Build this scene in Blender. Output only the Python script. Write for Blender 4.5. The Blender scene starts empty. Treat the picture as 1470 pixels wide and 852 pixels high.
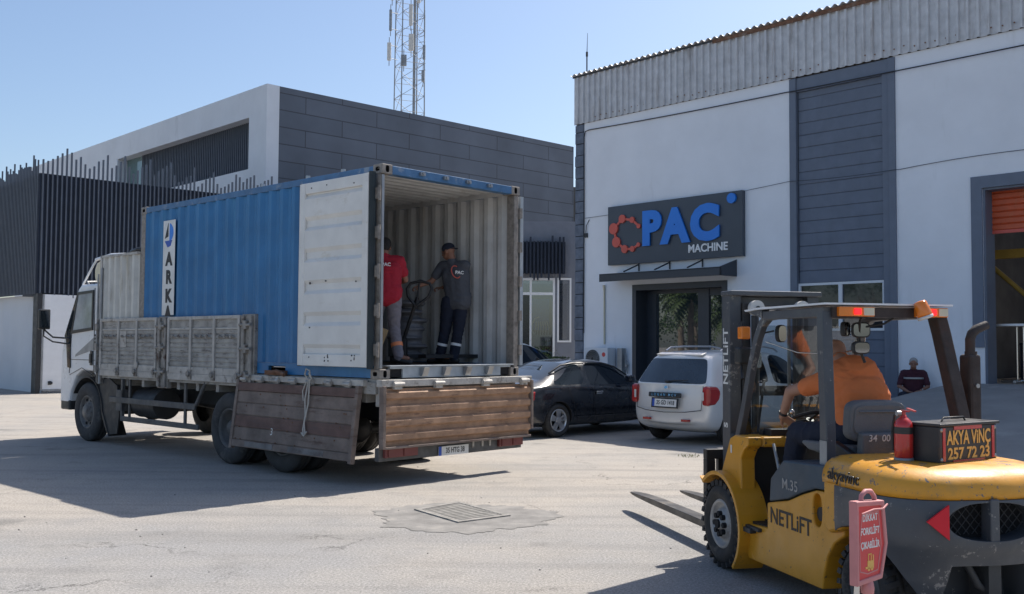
import bpy, bmesh, math, random
from mathutils import Vector, Matrix, Euler
R = math.radians
random.seed(7)

# ------------------------------------------------------------------ camera, sky, sun, exposure
S = bpy.context.scene
col = S.collection
cd = bpy.data.cameras.new('camera'); cam = bpy.data.objects.new('camera', cd); col.objects.link(cam)
cam.location = (0, 0, 1.71)
cam.rotation_euler = (Matrix.Rotation(R(90) + .04695, 3, 'X') @ Matrix.Rotation(.00637, 3, 'Z')).to_euler()
cd.sensor_width = 36; cd.lens = 36 * 1436.4 / 1470; cd.clip_start = .05; cd.clip_end = 3000
S.camera = cam
SUN_AZ, SUN_EL = R(45.2), R(52.0)
w = bpy.data.worlds.new('World'); S.world = w; w.use_nodes = True
nt = w.node_tree; nt.nodes.clear()
sky = nt.nodes.new('ShaderNodeTexSky'); sky.sky_type = 'NISHITA'; sky.sun_disc = False
sky.sun_elevation = SUN_EL; sky.sun_rotation = R(90) - SUN_AZ
sky.air_density = 1.0; sky.dust_density = 1.7; sky.ozone_density = 3.0; sky.altitude = 20
bg = nt.nodes.new('ShaderNodeBackground'); bg.inputs[1].default_value = .118
wo = nt.nodes.new('ShaderNodeOutputWorld')
nt.links.new(sky.outputs[0], bg.inputs[0]); nt.links.new(bg.outputs[0], wo.inputs[0])
sl = bpy.data.lights.new('sun', 'SUN'); sl.energy = 4.9; sl.angle = R(.53); sl.color = (1, .93, .84)
so = bpy.data.objects.new('sun', sl); col.objects.link(so)
sd = Vector((math.cos(SUN_EL) * math.cos(SUN_AZ), math.cos(SUN_EL) * math.sin(SUN_AZ), math.sin(SUN_EL)))
so.rotation_euler = sd.to_track_quat('Z', 'Y').to_euler(); so.location = (20, 10, 40)
S.view_settings.view_transform = 'Standard'; S.view_settings.look = 'None'
S.view_settings.exposure = 0.46; S.view_settings.gamma = 1
S.cycles.max_bounces = 8

# ------------------------------------------------------------------ materials
def mat(name, c, rough=.6, metal=0., var=.12, scale=4., dirt=None, damt=.5, dscale=2.5, streak=1., bump=0., bscale=60., coat=0., ior=None, chips=None, chipscale=22., chipth=.64):
    m = bpy.data.materials.new(name); m.use_nodes = True; n = m.node_tree.nodes; l = m.node_tree.links
    b = n['Principled BSDF']; b.inputs['Roughness'].default_value = rough; b.inputs['Metallic'].default_value = metal
    if coat: b.inputs['Coat Weight'].default_value = coat; b.inputs['Coat Roughness'].default_value = .06
    if ior: b.inputs['IOR'].default_value = ior
    tc = n.new('ShaderNodeTexCoord')
    def noise(s, det=5, zst=1., rg=.6):
        mp = n.new('ShaderNodeMapping'); mp.inputs['Scale'].default_value = (1, 1, zst)
        l.new(tc.outputs['Object'], mp.inputs[0])
        t = n.new('ShaderNodeTexNoise'); t.inputs['Scale'].default_value = s; t.inputs['Detail'].default_value = det; t.inputs['Roughness'].default_value = rg
        l.new(mp.outputs[0], t.inputs['Vector']); return t
    def rng(src, a, b_, o0, o1):
        r = n.new('ShaderNodeMapRange'); r.inputs[1].default_value = a; r.inputs[2].default_value = b_
        r.inputs[3].default_value = o0; r.inputs[4].default_value = o1; l.new(src, r.inputs[0]); return r
    t1 = noise(scale)
    r1 = rng(t1.outputs['Fac'], .3, .7, 1 - var, 1 + var)
    mx = n.new('ShaderNodeMix'); mx.data_type = 'RGBA'; mx.blend_type = 'MULTIPLY'; mx.inputs[0].default_value = 1
    mx.inputs[6].default_value = (*c, 1); l.new(r1.outputs[0], mx.inputs[7])
    out = mx.outputs[2]
    if dirt:
        t2 = noise(dscale, 8, streak, .68)
        r2 = rng(t2.outputs['Fac'], .5 + .12 * (1 - damt), .62 + .12 * (1 - damt), 0, min(1, damt + .25))
        m2 = n.new('ShaderNodeMix'); m2.data_type = 'RGBA'; l.new(r2.outputs[0], m2.inputs[0])
        l.new(out, m2.inputs[6]); m2.inputs[7].default_value = (*dirt, 1); out = m2.outputs[2]
        r3 = rng(t2.outputs['Fac'], .4, .7, max(.02, rough - .08), min(1, rough + .2)); l.new(r3.outputs[0], b.inputs['Roughness'])
    if chips:
        t4 = noise(chipscale, 6, 1, .75); t5 = noise(2.2, 3); ad = n.new('ShaderNodeMath'); ad.operation = 'MULTIPLY_ADD'; l.new(t5.outputs['Fac'], ad.inputs[0]); ad.inputs[1].default_value = .5; l.new(t4.outputs['Fac'], ad.inputs[2])
        r4 = rng(ad.outputs[0], chipth + .25, chipth + .265, 0, 1); m4 = n.new('ShaderNodeMix'); m4.data_type = 'RGBA'; l.new(r4.outputs[0], m4.inputs[0]); l.new(out, m4.inputs[6]); m4.inputs[7].default_value = (*chips, 1); out = m4.outputs[2]
    l.new(out, b.inputs['Base Color'])
    if bump:
        t3 = noise(bscale, 4)
        bp = n.new('ShaderNodeBump'); bp.inputs['Strength'].default_value = bump; bp.inputs['Distance'].default_value = .01
        l.new(t3.outputs['Fac'], bp.inputs['Height']); l.new(bp.outputs[0], b.inputs['Normal'])
    return m

def emis(name, c, s):
    m = bpy.data.materials.new(name); m.use_nodes = True; b = m.node_tree.nodes['Principled BSDF']
    b.inputs['Base Color'].default_value = (*c, 1); b.inputs['Emission Color'].default_value = (*c, 1); b.inputs['Emission Strength'].default_value = s
    b.inputs['Roughness'].default_value = .2
    return m

def clear(name, tint, refl=.12, rough=.03):
    m = bpy.data.materials.new(name); m.use_nodes = True; n = m.node_tree.nodes; l = m.node_tree.links; n.remove(n['Principled BSDF'])
    t = n.new('ShaderNodeBsdfTransparent'); t.inputs[0].default_value = (*tint, 1)
    g = n.new('ShaderNodeBsdfGlossy'); g.inputs['Roughness'].default_value = rough
    mx = n.new('ShaderNodeMixShader'); mx.inputs[0].default_value = refl
    l.new(t.outputs[0], mx.inputs[1]); l.new(g.outputs[0], mx.inputs[2]); l.new(mx.outputs[0], n['Material Output'].inputs[0])
    return m

M = {}
M['white_wall'] = mat('white_wall', (.76, .78, .82), .85, var=.06, scale=.7, dirt=(.56, .57, .58), damt=.2, dscale=1.3, streak=.25, bump=.15, bscale=30)
M['cream_wall'] = mat('cream_wall', (.6, .56, .48), .85, var=.1)
M['clad'] = mat('cladding', (.56, .56, .57), .55, metal=.1, var=.14, scale=5, dirt=(.24, .20, .17), damt=.45, dscale=3.2, streak=.12)
M['rust'] = mat('rust', (.17, .085, .05), .9, var=.35, scale=9, dirt=(.3, .26, .22), damt=.4, bump=.3)
M['stone'] = mat('stone', (.13, .155, .2), .85, var=.25, scale=6, bump=.6, bscale=25)
M['plank'] = mat('plank', (.125, .15, .20), .6, var=.10, scale=3, dirt=(.16, .19, .24), damt=.2, dscale=5, streak=.3)
M['planktrim'] = mat('plank_trim', (.135, .16, .21), .55, var=.06)
M['signboard'] = mat('signboard', (.055, .068, .088), .45, var=.08, scale=2)
M['charcoal'] = mat('charcoal', (.035, .042, .055), .45, var=.1)
M['blueletter'] = mat('blue_letter', (.015, .19, .68), .3, var=.04)
M['redletter'] = mat('red_letter', (.60, .10, .07), .4, var=.06)
M['whiteletter'] = mat('white_letter', (.8, .8, .8), .4, var=.03)
M['shutter'] = mat('shutter', (.55, .10, .035), .5, var=.12, dirt=(.45, .22, .12), damt=.35, streak=.4)
M['ylwsteel'] = mat('yellow_steel', (.42, .27, .05), .6, var=.15)
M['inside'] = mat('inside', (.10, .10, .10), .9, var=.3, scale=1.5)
M['insidewhite'] = mat('inside_white', (.72, .74, .73), .8, var=.15, scale=1.2)
M['hallfloor'] = mat('hall_floor', (.36, .31, .25), .7, var=.15)
M['chrome'] = mat('chrome', (.6, .6, .6), .2, metal=1, var=.05)
M['steel'] = mat('steel', (.35, .36, .37), .45, metal=.8, var=.15, dirt=(.16, .13, .11), damt=.35)
M['darksteel'] = mat('dark_steel', (.045, .047, .05), .55, metal=.3, var=.2, dirt=(.10, .085, .07), damt=.35, dscale=5)
M['black'] = mat('black_plastic', (.018, .018, .02), .5, var=.2, dirt=(.06, .055, .05), damt=.3)
M['matteblack'] = mat('matte_black', (.01, .01, .012), .9)
M['rubber'] = mat('rubber', (.028, .027, .027), .8, var=.25, scale=7, dirt=(.12, .105, .09), damt=.55, dscale=5, bump=.3)
M['rubberdusty'] = mat('rubber_dusty', (.045, .045, .046), .85, var=.25, scale=5, dirt=(.12, .115, .11), damt=.6, dscale=3.5)
M['rimgrey'] = mat('rim_grey', (.32, .31, .30), .5, metal=.2, var=.2, scale=9, dirt=(.16, .13, .11), damt=.5, dscale=8)
M['hubgrey'] = mat('hub_grey', (.15, .145, .14), .6, metal=.1, var=.3, scale=8, dirt=(.07, .06, .055), damt=.5, dscale=6)
M['rimdark'] = mat('rim_dark', (.09, .09, .09), .6, var=.3, scale=8, dirt=(.18, .16, .14), damt=.4)
M['alloy'] = mat('alloy', (.62, .62, .63), .28, metal=.7, var=.05)
M['glass'] = mat('dark_glass', (.012, .018, .025), .03, var=.1, ior=1.6)
M['shopglass'] = mat('shop_glass', (.02, .03, .04), .015, var=.1, ior=2.5)
M['greenglass'] = mat('green_glass', (.10, .17, .17), .05, var=.1, ior=1.9)
M['clearpane'] = clear('clear_pane', (.80, .83, .83), .10)
M['panel'] = None
M['frame_white'] = mat('frame_white', (.68, .70, .73), .6, var=.06, scale=.6, dirt=(.42, .43, .45), damt=.15, dscale=.8, streak=.3)
M['slat'] = mat('slat', (.10, .115, .145), .5, var=.12)
M['slatback'] = mat('slat_back', (.012, .02, .04), .6, var=.2)
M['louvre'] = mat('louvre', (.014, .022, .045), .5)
M['sumpfill'] = mat('sump_fill', (.235, .225, .205), .95, var=.4, scale=14, dirt=(.12, .115, .105), damt=.5, dscale=9, bump=.8)
M['gate'] = mat('gate_white', (.80, .81, .82), .5, var=.04, dirt=(.5, .5, .5), damt=.2, dscale=1.3)
M['galv'] = mat('galvanised', (.30, .31, .32), .5, metal=.5, var=.2)
M['antenna'] = mat('antenna_white', (.58, .57, .54), .6)
M['blue_cont'] = mat('container_blue', (.022, .150, .34), .42, var=.16, scale=2.2, dirt=(.06, .22, .40), damt=.6, dscale=2.5, streak=.12)
M['cont_rail'] = mat('container_rail', (.05, .14, .28), .45, var=.2, scale=6, dirt=(.25, .30, .36), damt=.55, dscale=5)
M['cont_in'] = mat('container_inside', (.55, .55, .54), .55, var=.14, scale=3, dirt=(.36, .32, .27), damt=.42, dscale=3.5, streak=.14)
M['cont_door'] = mat('container_door', (.69, .68, .65), .45, var=.08, scale=2.5, dirt=(.52, .48, .40), damt=.25, dscale=2.6, streak=2.2)
M['cont_post'] = mat('container_post', (.24, .215, .19), .6, var=.3, scale=14, dirt=(.13, .10, .08), damt=.5, dscale=9)
M['cont_sill'] = mat('container_sill', (.40, .44, .47), .4, metal=.35, var=.15, scale=5, dirt=(.25, .24, .22), damt=.3)
M['cont_floor'] = mat('container_floor', (.075, .06, .048), .7, var=.3, scale=6)
M['gasket'] = mat('gasket', (.02, .03, .035), .7)
M['oldwhite'] = mat('old_white_metal', (.42, .40, .37), .55, metal=.1, var=.2, scale=7, dirt=(.10, .075, .055), damt=.55, dscale=6)
M['cabwhite'] = mat('cab_white', (.72, .735, .75), .35, var=.05, dirt=(.42, .41, .38), damt=.25, dscale=3, coat=.3)
M['cream'] = mat('cream_fairing', (.60, .56, .42), .5, var=.1, dirt=(.3, .26, .18), damt=.3)
M['box_sheet'] = mat('box_sheet', (.55, .54, .50), .5, var=.15, scale=3, dirt=(.30, .24, .14), damt=.55, dscale=4, streak=.12)
M['boardpaint'] = mat('board_old_paint', (.33, .315, .29), .75, var=.3, scale=5, dirt=(.10, .085, .075), damt=.6, dscale=5, streak=5, bump=.3)
M['woodred'] = mat('wood_reddish', (.145, .088, .072), .8, var=.3, scale=4, dirt=(.13, .10, .09), damt=.6, dscale=2.6, streak=7, bump=.4, bscale=30)
M['woodgrey'] = mat('wood_grey', (.20, .155, .13), .8, var=.3, scale=4, dirt=(.10, .06, .05), damt=.5, dscale=2.6, streak=7, bump=.4, bscale=30)
M['woodbrown'] = mat('wood_brown', (.33, .20, .125), .7, var=.3, scale=5, dirt=(.15, .085, .06), damt=.5, dscale=3.5, streak=6, bump=.4, bscale=30)
M['rope'] = mat('rope', (.50, .47, .42), .9, bump=.5)
M['redlens'] = mat('red_lens', (.38, .02, .02), .2, coat=.5)
M['dullred'] = mat('dull_red', (.17, .045, .04), .5, dirt=(.2, .13, .1), damt=.5)
M['orangelens'] = mat('orange_lens', (.75, .20, .015), .2, coat=.5)
M['whitelens'] = mat('white_lens', (.6, .6, .58), .15, coat=.5)
M['redlit'] = emis('red_lamp_lit', (.9, .015, .02), 1.2)
M['plate'] = mat('plate_white', (.68, .68, .66), .4, dirt=(.45, .43, .4), damt=.25)
M['plateblue'] = mat('plate_blue', (.02, .08, .42), .4)
M['ink'] = mat('ink', (.012, .012, .014), .5)
M['carblack'] = mat('car_black', (.012, .014, .019), .28, var=.1, coat=1., dirt=(.035, .035, .036), damt=.25)
M['carsilver'] = mat('car_silver', (.72, .71, .69), .34, metal=.25, var=.03, coat=.8)
M['cargreen'] = mat('car_pale', (.42, .45, .44), .32, metal=.3, var=.03, coat=.8)
M['trimblack'] = mat('trim_black', (.02, .021, .023), .4)
M['yellow'] = mat('forklift_yellow', (.60, .272, .018), .38, var=.09, scale=3, dirt=(.34, .17, .03), damt=.32, dscale=4, coat=.1, bump=.05, chips=(.07, .06, .05), chipth=.66)
M['yellowworn'] = mat('forklift_yellow_worn', (.62, .285, .022), .45, var=.09, scale=3, dirt=(.42, .24, .06), damt=.35, dscale=5, coat=.1, bump=.08, chips=(.12, .12, .12), chipth=.60)
M['fgrey'] = mat('forklift_grey', (.062, .068, .078), .45, var=.15, scale=3, dirt=(.11, .11, .108), damt=.32, dscale=5, coat=.1, bump=.08, chips=(.22, .21, .2), chipth=.635)
M['fblue'] = mat('forklift_slate', (.035, .06, .085), .5, var=.15, dirt=(.09, .095, .1), damt=.35)
M['seat'] = mat('seat_vinyl', (.145, .148, .152), .65, var=.15, dirt=(.07, .07, .07), damt=.3, bump=.3, bscale=120)
M['forksteel'] = mat('fork_steel', (.11, .105, .10), .45, metal=.6, var=.25, dirt=(.20, .17, .14), damt=.45, dscale=6)
M['redpaint'] = mat('red_paint', (.48, .022, .02), .3, var=.06, coat=.6)
M['trired'] = mat('triangle_red', (.62, .006, .02), .6, var=.05)
M['signred'] = mat('sign_red', (.62, .06, .06), .5, var=.08)
M['pink'] = mat('faded_pink_plastic', (.55, .215, .21), .55, var=.12, dirt=(.62, .36, .33), damt=.4)
M['boxpaint'] = mat('box_black', (.022, .022, .026), .4, var=.15, dirt=(.10, .06, .03), damt=.2, dscale=9)
M['brownrust'] = mat('exhaust_rust', (.042, .034, .032), .75, var=.3, scale=9, dirt=(.085, .05, .04), damt=.35, bump=.3)
M['gold'] = mat('gold_letter', (.72, .42, .10), .5)
M['skin'] = mat('skin', (.36, .19, .125), .55, var=.08, scale=12)
M['skin_dark'] = mat('skin_tanned', (.26, .125, .08), .55, var=.08, scale=12)
M['orange_shirt'] = mat('orange_cotton', (.62, .17, .05), .85, var=.08, bump=.3, bscale=25)
M['grey_shirt'] = mat('grey_cotton', (.075, .08, .095), .9, var=.1, bump=.3, bscale=20)
M['crimson_shirt'] = mat('crimson_cotton', (.38, .012, .03), .85, var=.1, bump=.3, bscale=20)
M['maroon_shirt'] = mat('maroon_cotton', (.05, .012, .022), .9, var=.1)
M['navy'] = mat('navy_cloth', (.012, .016, .032), .9, var=.15, bump=.3, bscale=20)
M['grey_trousers'] = mat('grey_cloth', (.20, .18, .20), .9, var=.12, bump=.3, bscale=20)
M['shoe'] = mat('shoe', (.02, .02, .021), .6)
M['hair'] = mat('hair_dark', (.012, .01, .009), .7, bump=.6, bscale=90)
M['hair_grey'] = mat('hair_grey', (.32, .31, .30), .8, bump=.6, bscale=90)
M['reflect'] = mat('reflective_tape', (.75, .76, .78), .35)
M['reflect_o'] = mat('orange_tape', (.80, .25, .10), .5)
M['cardboard'] = mat('crate_board', (.36, .24, .12), .8, var=.15)
M['wrap'] = mat('grey_wrap', (.12, .12, .13), .45, var=.2)
M['leaf'] = mat('leaf', (.045, .085, .022), .6, var=.4, scale=3)
M['palmleaf'] = mat('palm_leaf', (.06, .095, .03), .55, var=.4, scale=2)
M['bark'] = mat('bark', (.22, .18, .14), .9, var=.3, bump=.6, bscale=12)
M['drygrass'] = mat('dry_grass', (.20, .20, .07), .8, var=.4)
M['grate'] = mat('grate_iron', (.27, .26, .24), .7, var=.25, dirt=(.12, .11, .1), damt=.4)
M['ratframe'] = mat('drain_frame', (.25, .24, .222), .85, var=.3, scale=8, dirt=(.22, .2, .18), damt=.5, bump=.6)
M['tarmacpatch'] = mat('tarmac_patch', (.215, .207, .195), .92, var=.3, scale=4, dirt=(.30, .28, .25), damt=.55, dscale=4, bump=.6, bscale=60)

def panel_material():
    m = bpy.data.materials.new('dark_panels'); m.use_nodes = True; n = m.node_tree.nodes; l = m.node_tree.links
    b = n['Principled BSDF']; b.inputs['Roughness'].default_value = .55
    tc = n.new('ShaderNodeTexCoord'); mp = n.new('ShaderNodeMapping'); mp.inputs['Rotation'].default_value = (R(90), 0, 0)
    sp = n.new('ShaderNodeSeparateXYZ'); cb = n.new('ShaderNodeCombineXYZ'); l.new(tc.outputs['Object'], sp.inputs[0])
    l.new(sp.outputs[0], cb.inputs[0]); l.new(sp.outputs[2], cb.inputs[1])
    br = n.new('ShaderNodeTexBrick'); br.inputs['Scale'].default_value = 1; br.inputs['Brick Width'].default_value = 3.62; br.inputs['Row Height'].default_value = .70
    br.inputs['Mortar Size'].default_value = .022; br.inputs['Mortar Smooth'].default_value = .1; br.inputs['Bias'].default_value = 0
    br.offset = .5; br.inputs['Color1'].default_value = (.085, .10, .128, 1); br.inputs['Color2'].default_value = (.10, .115, .145, 1); br.inputs['Mortar'].default_value = (.04, .046, .06, 1)
    l.new(cb.outputs[0], br.inputs['Vector'])
    ns = n.new('ShaderNodeTexNoise'); ns.inputs['Scale'].default_value = .5; ns.inputs['Detail'].default_value = 6; l.new(tc.outputs['Object'], ns.inputs['Vector'])
    mr = n.new('ShaderNodeMapRange'); mr.inputs[1].default_value = .3; mr.inputs[2].default_value = .7; mr.inputs[3].default_value = .85; mr.inputs[4].default_value = 1.2; l.new(ns.outputs['Fac'], mr.inputs[0])
    mx = n.new('ShaderNodeMix'); mx.data_type = 'RGBA'; mx.blend_type = 'MULTIPLY'; mx.inputs[0].default_value = 1; l.new(br.outputs['Color'], mx.inputs[6]); l.new(mr.outputs[0], mx.inputs[7])
    l.new(mx.outputs[2], b.inputs['Base Color'])
    bp = n.new('ShaderNodeBump'); bp.invert = True; bp.inputs['Strength'].default_value = .6; bp.inputs['Distance'].default_value = .02
    l.new(br.outputs['Fac'], bp.inputs['Height']); l.new(bp.outputs[0], b.inputs['Normal'])
    return m
M['panel'] = panel_material()

def ground_material():
    m = bpy.data.materials.new('worn_yard'); m.use_nodes = True; n = m.node_tree.nodes; l = m.node_tree.links
    b = n['Principled BSDF']; b.inputs['Roughness'].default_value = .9
    tc = n.new('ShaderNodeTexCoord')
    def noise(s, det=6, rg=.6, vec=None):
        t = n.new('ShaderNodeTexNoise'); t.inputs['Scale'].default_value = s; t.inputs['Detail'].default_value = det; t.inputs['Roughness'].default_value = rg
        l.new(vec or tc.outputs['Object'], t.inputs['Vector']); return t.outputs['Fac']
    def ramp(src, a, b_, o0=0., o1=1.):
        r = n.new('ShaderNodeMapRange'); r.inputs[1].default_value = a; r.inputs[2].default_value = b_; r.inputs[3].default_value = o0; r.inputs[4].default_value = o1
        l.new(src, r.inputs[0]); return r.outputs[0]
    def mix(f, a, b_, bt='MIX'):
        x = n.new('ShaderNodeMix'); x.data_type = 'RGBA'; x.blend_type = bt
        for i, v in ((0, f), (6, a), (7, b_)):
            if isinstance(v, (int, float)): x.inputs[i].default_value = v
            elif isinstance(v, tuple): x.inputs[i].default_value = (*v, 1)
            else: l.new(v, x.inputs[i])
        return x.outputs[2]
    sep = n.new('ShaderNodeSeparateXYZ'); l.new(tc.outputs['Object'], sep.inputs[0])
    # dusty concrete apron beyond, tarmac nearer the camera; the edge between them wanders
    wob = noise(.35, 4)
    s1 = n.new('ShaderNodeMath'); s1.operation = 'MULTIPLY_ADD'; l.new(wob, s1.inputs[0]); s1.inputs[1].default_value = 9.; l.new(sep.outputs[1], s1.inputs[2])
    edge = ramp(s1.outputs[0], 13.4, 15.6)
    base = mix(edge, (.258, .254, .248), (.345, .315, .278))
    base = mix(ramp(noise(.55, 7, .65), .42, .66), base, (.30, .285, .263))
    base = mix(ramp(noise(1.7, 8, .7), .52, .72, 0, .6), base, (.19, .184, .174))
    base = mix(ramp(noise(.23, 5, .5), .5, .62, 0, .5), base, (.36, .325, .28))
    base = mix(ramp(noise(5.5, 8, .72), .56, .72, 0, .35), base, (.15, .146, .14))
    mt = n.new('ShaderNodeMapping'); mt.inputs['Rotation'].default_value = (0, 0, R(-38)); mt.inputs['Scale'].default_value = (.10, 1.7, 1); l.new(tc.outputs['Object'], mt.inputs[0])
    base = mix(ramp(noise(1.6, 5, .55, mt.outputs[0]), .50, .68, 0, .42), base, (.175, .17, .163))
    base = mix(ramp(noise(.9, 3, .5), .66, .74, 0, .55), base, (.13, .125, .118))
    base = mix(ramp(noise(2.6, 4, .6), .70, .76, 0, .6), base, (.40, .365, .32))
    base = mix(1., base, ramp(noise(48, 3, .8), .34, .66, .62, 1.38), 'MULTIPLY')
    base = mix(1., base, ramp(noise(150, 2, .7), .3, .7, .74, 1.26), 'MULTIPLY')
    # cracks
    d = n.new('ShaderNodeTexNoise'); d.inputs['Scale'].default_value = 1.3; d.inputs['Detail'].default_value = 8; d.inputs['Roughness'].default_value = .7; l.new(tc.outputs['Object'], d.inputs['Vector'])
    va = n.new('ShaderNodeVectorMath'); va.operation = 'MULTIPLY_ADD'; l.new(d.outputs['Color'], va.inputs[0]); va.inputs[1].default_value = (1.3, 1.3, 0); l.new(tc.outputs['Object'], va.inputs[2])
    mp = n.new('ShaderNodeMapping'); mp.inputs['Scale'].default_value = (.22, .5, 0); l.new(va.outputs[0], mp.inputs[0])
    vo = n.new('ShaderNodeTexVoronoi'); vo.feature = 'DISTANCE_TO_EDGE'; vo.inputs['Scale'].default_value = 1.; l.new(mp.outputs[0], vo.inputs['Vector'])
    cr = ramp(vo.outputs['Distance'], .0, .0028, 1, 0)
    gate = ramp(noise(.45, 3), .50, .60)
    cm = n.new('ShaderNodeMath'); cm.operation = 'MULTIPLY'; l.new(cr, cm.inputs[0]); l.new(gate, cm.inputs[1])
    base = mix(cm.outputs[0], base, (.06, .057, .052))
    l.new(base, b.inputs['Base Color'])
    hs = n.new('ShaderNodeMath'); hs.operation = 'SUBTRACT'; l.new(noise(55, 5, .75), hs.inputs[0]); l.new(cm.outputs[0], hs.inputs[1])
    bp = n.new('ShaderNodeBump'); bp.inputs['Strength'].default_value = .55; bp.inputs['Distance'].default_value = .012
    l.new(hs.outputs[0], bp.inputs['Height']); l.new(bp.outputs[0], b.inputs['Normal'])
    return m
M['ground'] = ground_material()
M['ramp'] = mat('ramp_concrete', (.27, .26, .245), .85, var=.15, scale=1.2, dirt=(.40, .38, .35), damt=.5, dscale=1.1, bump=.3)

# ------------------------------------------------------------------ geometry helpers
I4 = Matrix.Identity(4)
class MB:
    def __init__(s): s.v = []; s.f = []; s.m = []; s.s = []; s.cur = 0
    def add(s, vs, fs, X=None, smooth=False):
        o = len(s.v)
        for p in vs:
            p = Vector(p); s.v.append(X @ p if X is not None else p)
        for f in fs: s.f.append([i + o for i in f]); s.m.append(s.cur); s.s.append(smooth)
        return s
    def box(s, x0, x1, y0, y1, z0, z1, X=None):
        x0, x1 = min(x0, x1), max(x0, x1); y0, y1 = min(y0, y1), max(y0, y1); z0, z1 = min(z0, z1), max(z0, z1)
        v = [(x, y, z) for z in (z0, z1) for y in (y0, y1) for x in (x0, x1)]
        return s.add(v, [(0, 2, 3, 1), (4, 5, 7, 6), (0, 1, 5, 4), (2, 6, 7, 3), (0, 4, 6, 2), (1, 3, 7, 5)], X)
    def prism(s, poly, a0, a1, ax='y', X=None):   # poly in the two other axes, extruded along ax
        n = len(poly)
        def P(p, a): return {'y': (p[0], a, p[1]), 'x': (a, p[0], p[1]), 'z': (p[0], p[1], a)}[ax]
        v = [P(p, a0) for p in poly] + [P(p, a1) for p in poly]
        f = [tuple(range(n)), tuple(range(2 * n - 1, n - 1, -1))] + [(i, i + n, (i + 1) % n + n, (i + 1) % n) for i in range(n)]
        return s.add(v, f, X)
    def tube(s, pts, r, n=10, X=None, cap=True):
        pts = [Vector(p) for p in pts]; k = len(pts); rs = r if isinstance(r, (list, tuple)) else [r] * k
        t0 = (pts[1] - pts[0]).normalized(); up = Vector((0, 0, 1)) if abs(t0.z) < .9 else Vector((1, 0, 0))
        u = t0.cross(up).normalized(); v = []
        for i, p in enumerate(pts):
            t = (pts[min(i + 1, k - 1)] - pts[max(i - 1, 0)]).normalized(); u = (u - t * u.dot(t)).normalized(); q = t.cross(u)
            for j in range(n):
                a = 2 * math.pi * j / n; v.append(p + (u * math.cos(a) + q * math.sin(a)) * rs[i])
        f = [(i * n + j, i * n + (j + 1) % n, (i + 1) * n + (j + 1) % n, (i + 1) * n + j) for i in range(k - 1) for j in range(n)]
        s.add(v, f, X, True)
        if cap: s.add(v[:n], [tuple(range(n))], X); s.add(v[-n:], [tuple(range(n))], X)
        return s
    def cyl(s, a, b, r, r2=None, n=16, X=None): return s.tube([a, b], [r, r if r2 is None else r2], n, X)
    def lathe(s, prof, c=(0, 0, 0), ax='z', n=32, X=None, smooth=True):   # prof [(axial, radius)]
        v = []
        for a, r in prof:
            for j in range(n):
                t = 2 * math.pi * j / n; q = {'z': (r * math.cos(t), r * math.sin(t), a), 'y': (r * math.cos(t), a, r * math.sin(t)), 'x': (a, r * math.cos(t), r * math.sin(t))}[ax]
                v.append((c[0] + q[0], c[1] + q[1], c[2] + q[2]))
        f = [(i * n + j, i * n + (j + 1) % n, (i + 1) * n + (j + 1) % n, (i + 1) * n + j) for i in range(len(prof) - 1) for j in range(n)]
        return s.add(v, f, X, smooth)
    def sphere(s, c, r, n=14, X=None):
        r = r if isinstance(r, (tuple, list)) else (r, r, r); v = []; m = n // 2
        for i in range(m + 1):
            a = math.pi * i / m
            for j in range(n):
                t = 2 * math.pi * j / n; v.append((c[0] + r[0] * math.sin(a) * math.cos(t), c[1] + r[1] * math.sin(a) * math.sin(t), c[2] + r[2] * math.cos(a)))
        return s.add(v, [(i * n + j, i * n + (j + 1) % n, (i + 1) * n + (j + 1) % n, (i + 1) * n + j) for i in range(m) for j in range(n)], X, True)
    def strip(s, pl, z0, z1, th, ax='z', X=None):   # a folded sheet: polyline pl (a,b) with thickness, run from z0 to z1 along ax
        n = len(pl); off = []
        for i, p in enumerate(pl):
            a = Vector(pl[max(i - 1, 0)]); b = Vector(pl[min(i + 1, n - 1)]); t = (b - a).normalized(); off.append((p[0] - t.y * th, p[1] + t.x * th))
        P = {'z': lambda p, a: (p[0], p[1], a), 'x': lambda p, a: (a, p[0], p[1]), 'y': lambda p, a: (p[0], a, p[1])}[ax]
        v = [P(p, z0) for p in pl] + [P(p, z1) for p in pl] + [P(p, z0) for p in off] + [P(p, z1) for p in off]; f = []
        for i in range(n - 1):
            f += [(i, i + 1, n + i + 1, n + i), (2 * n + i, 3 * n + i, 3 * n + i + 1, 2 * n + i + 1), (i, 2 * n + i, 2 * n + i + 1, i + 1), (n + i, n + i + 1, 3 * n + i + 1, 3 * n + i)]
        f += [(0, n, 3 * n, 2 * n), (n - 1, 3 * n - 1, 4 * n - 1, 2 * n - 1)]
        return s.add(v, f, X)
    def build(s, name, mats, parent=None, bevel=0, X=None, recalc=True):
        me = bpy.data.meshes.new(name); me.from_pydata([tuple(p) for p in s.v], [], s.f)
        mats = mats if isinstance(mats, (list, tuple)) else [mats]
        for m in mats: me.materials.append(m)
        me.polygons.foreach_set('material_index', [min(x, len(mats) - 1) for x in s.m]); me.polygons.foreach_set('use_smooth', s.s)
        if recalc:
            bm = bmesh.new(); bm.from_mesh(me); bmesh.ops.recalc_face_normals(bm, faces=bm.faces); bm.to_mesh(me); bm.free()
        o = bpy.data.objects.new(name, me); col.objects.link(o)
        if X is not None: o.matrix_local = X
        if parent: o.parent = parent
        if bevel:
            b = o.modifiers.new('bevel', 'BEVEL'); b.width = bevel; b.segments = 2; b.limit_method = 'ANGLE'; b.angle_limit = R(35); b.harden_normals = False
        return o

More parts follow.
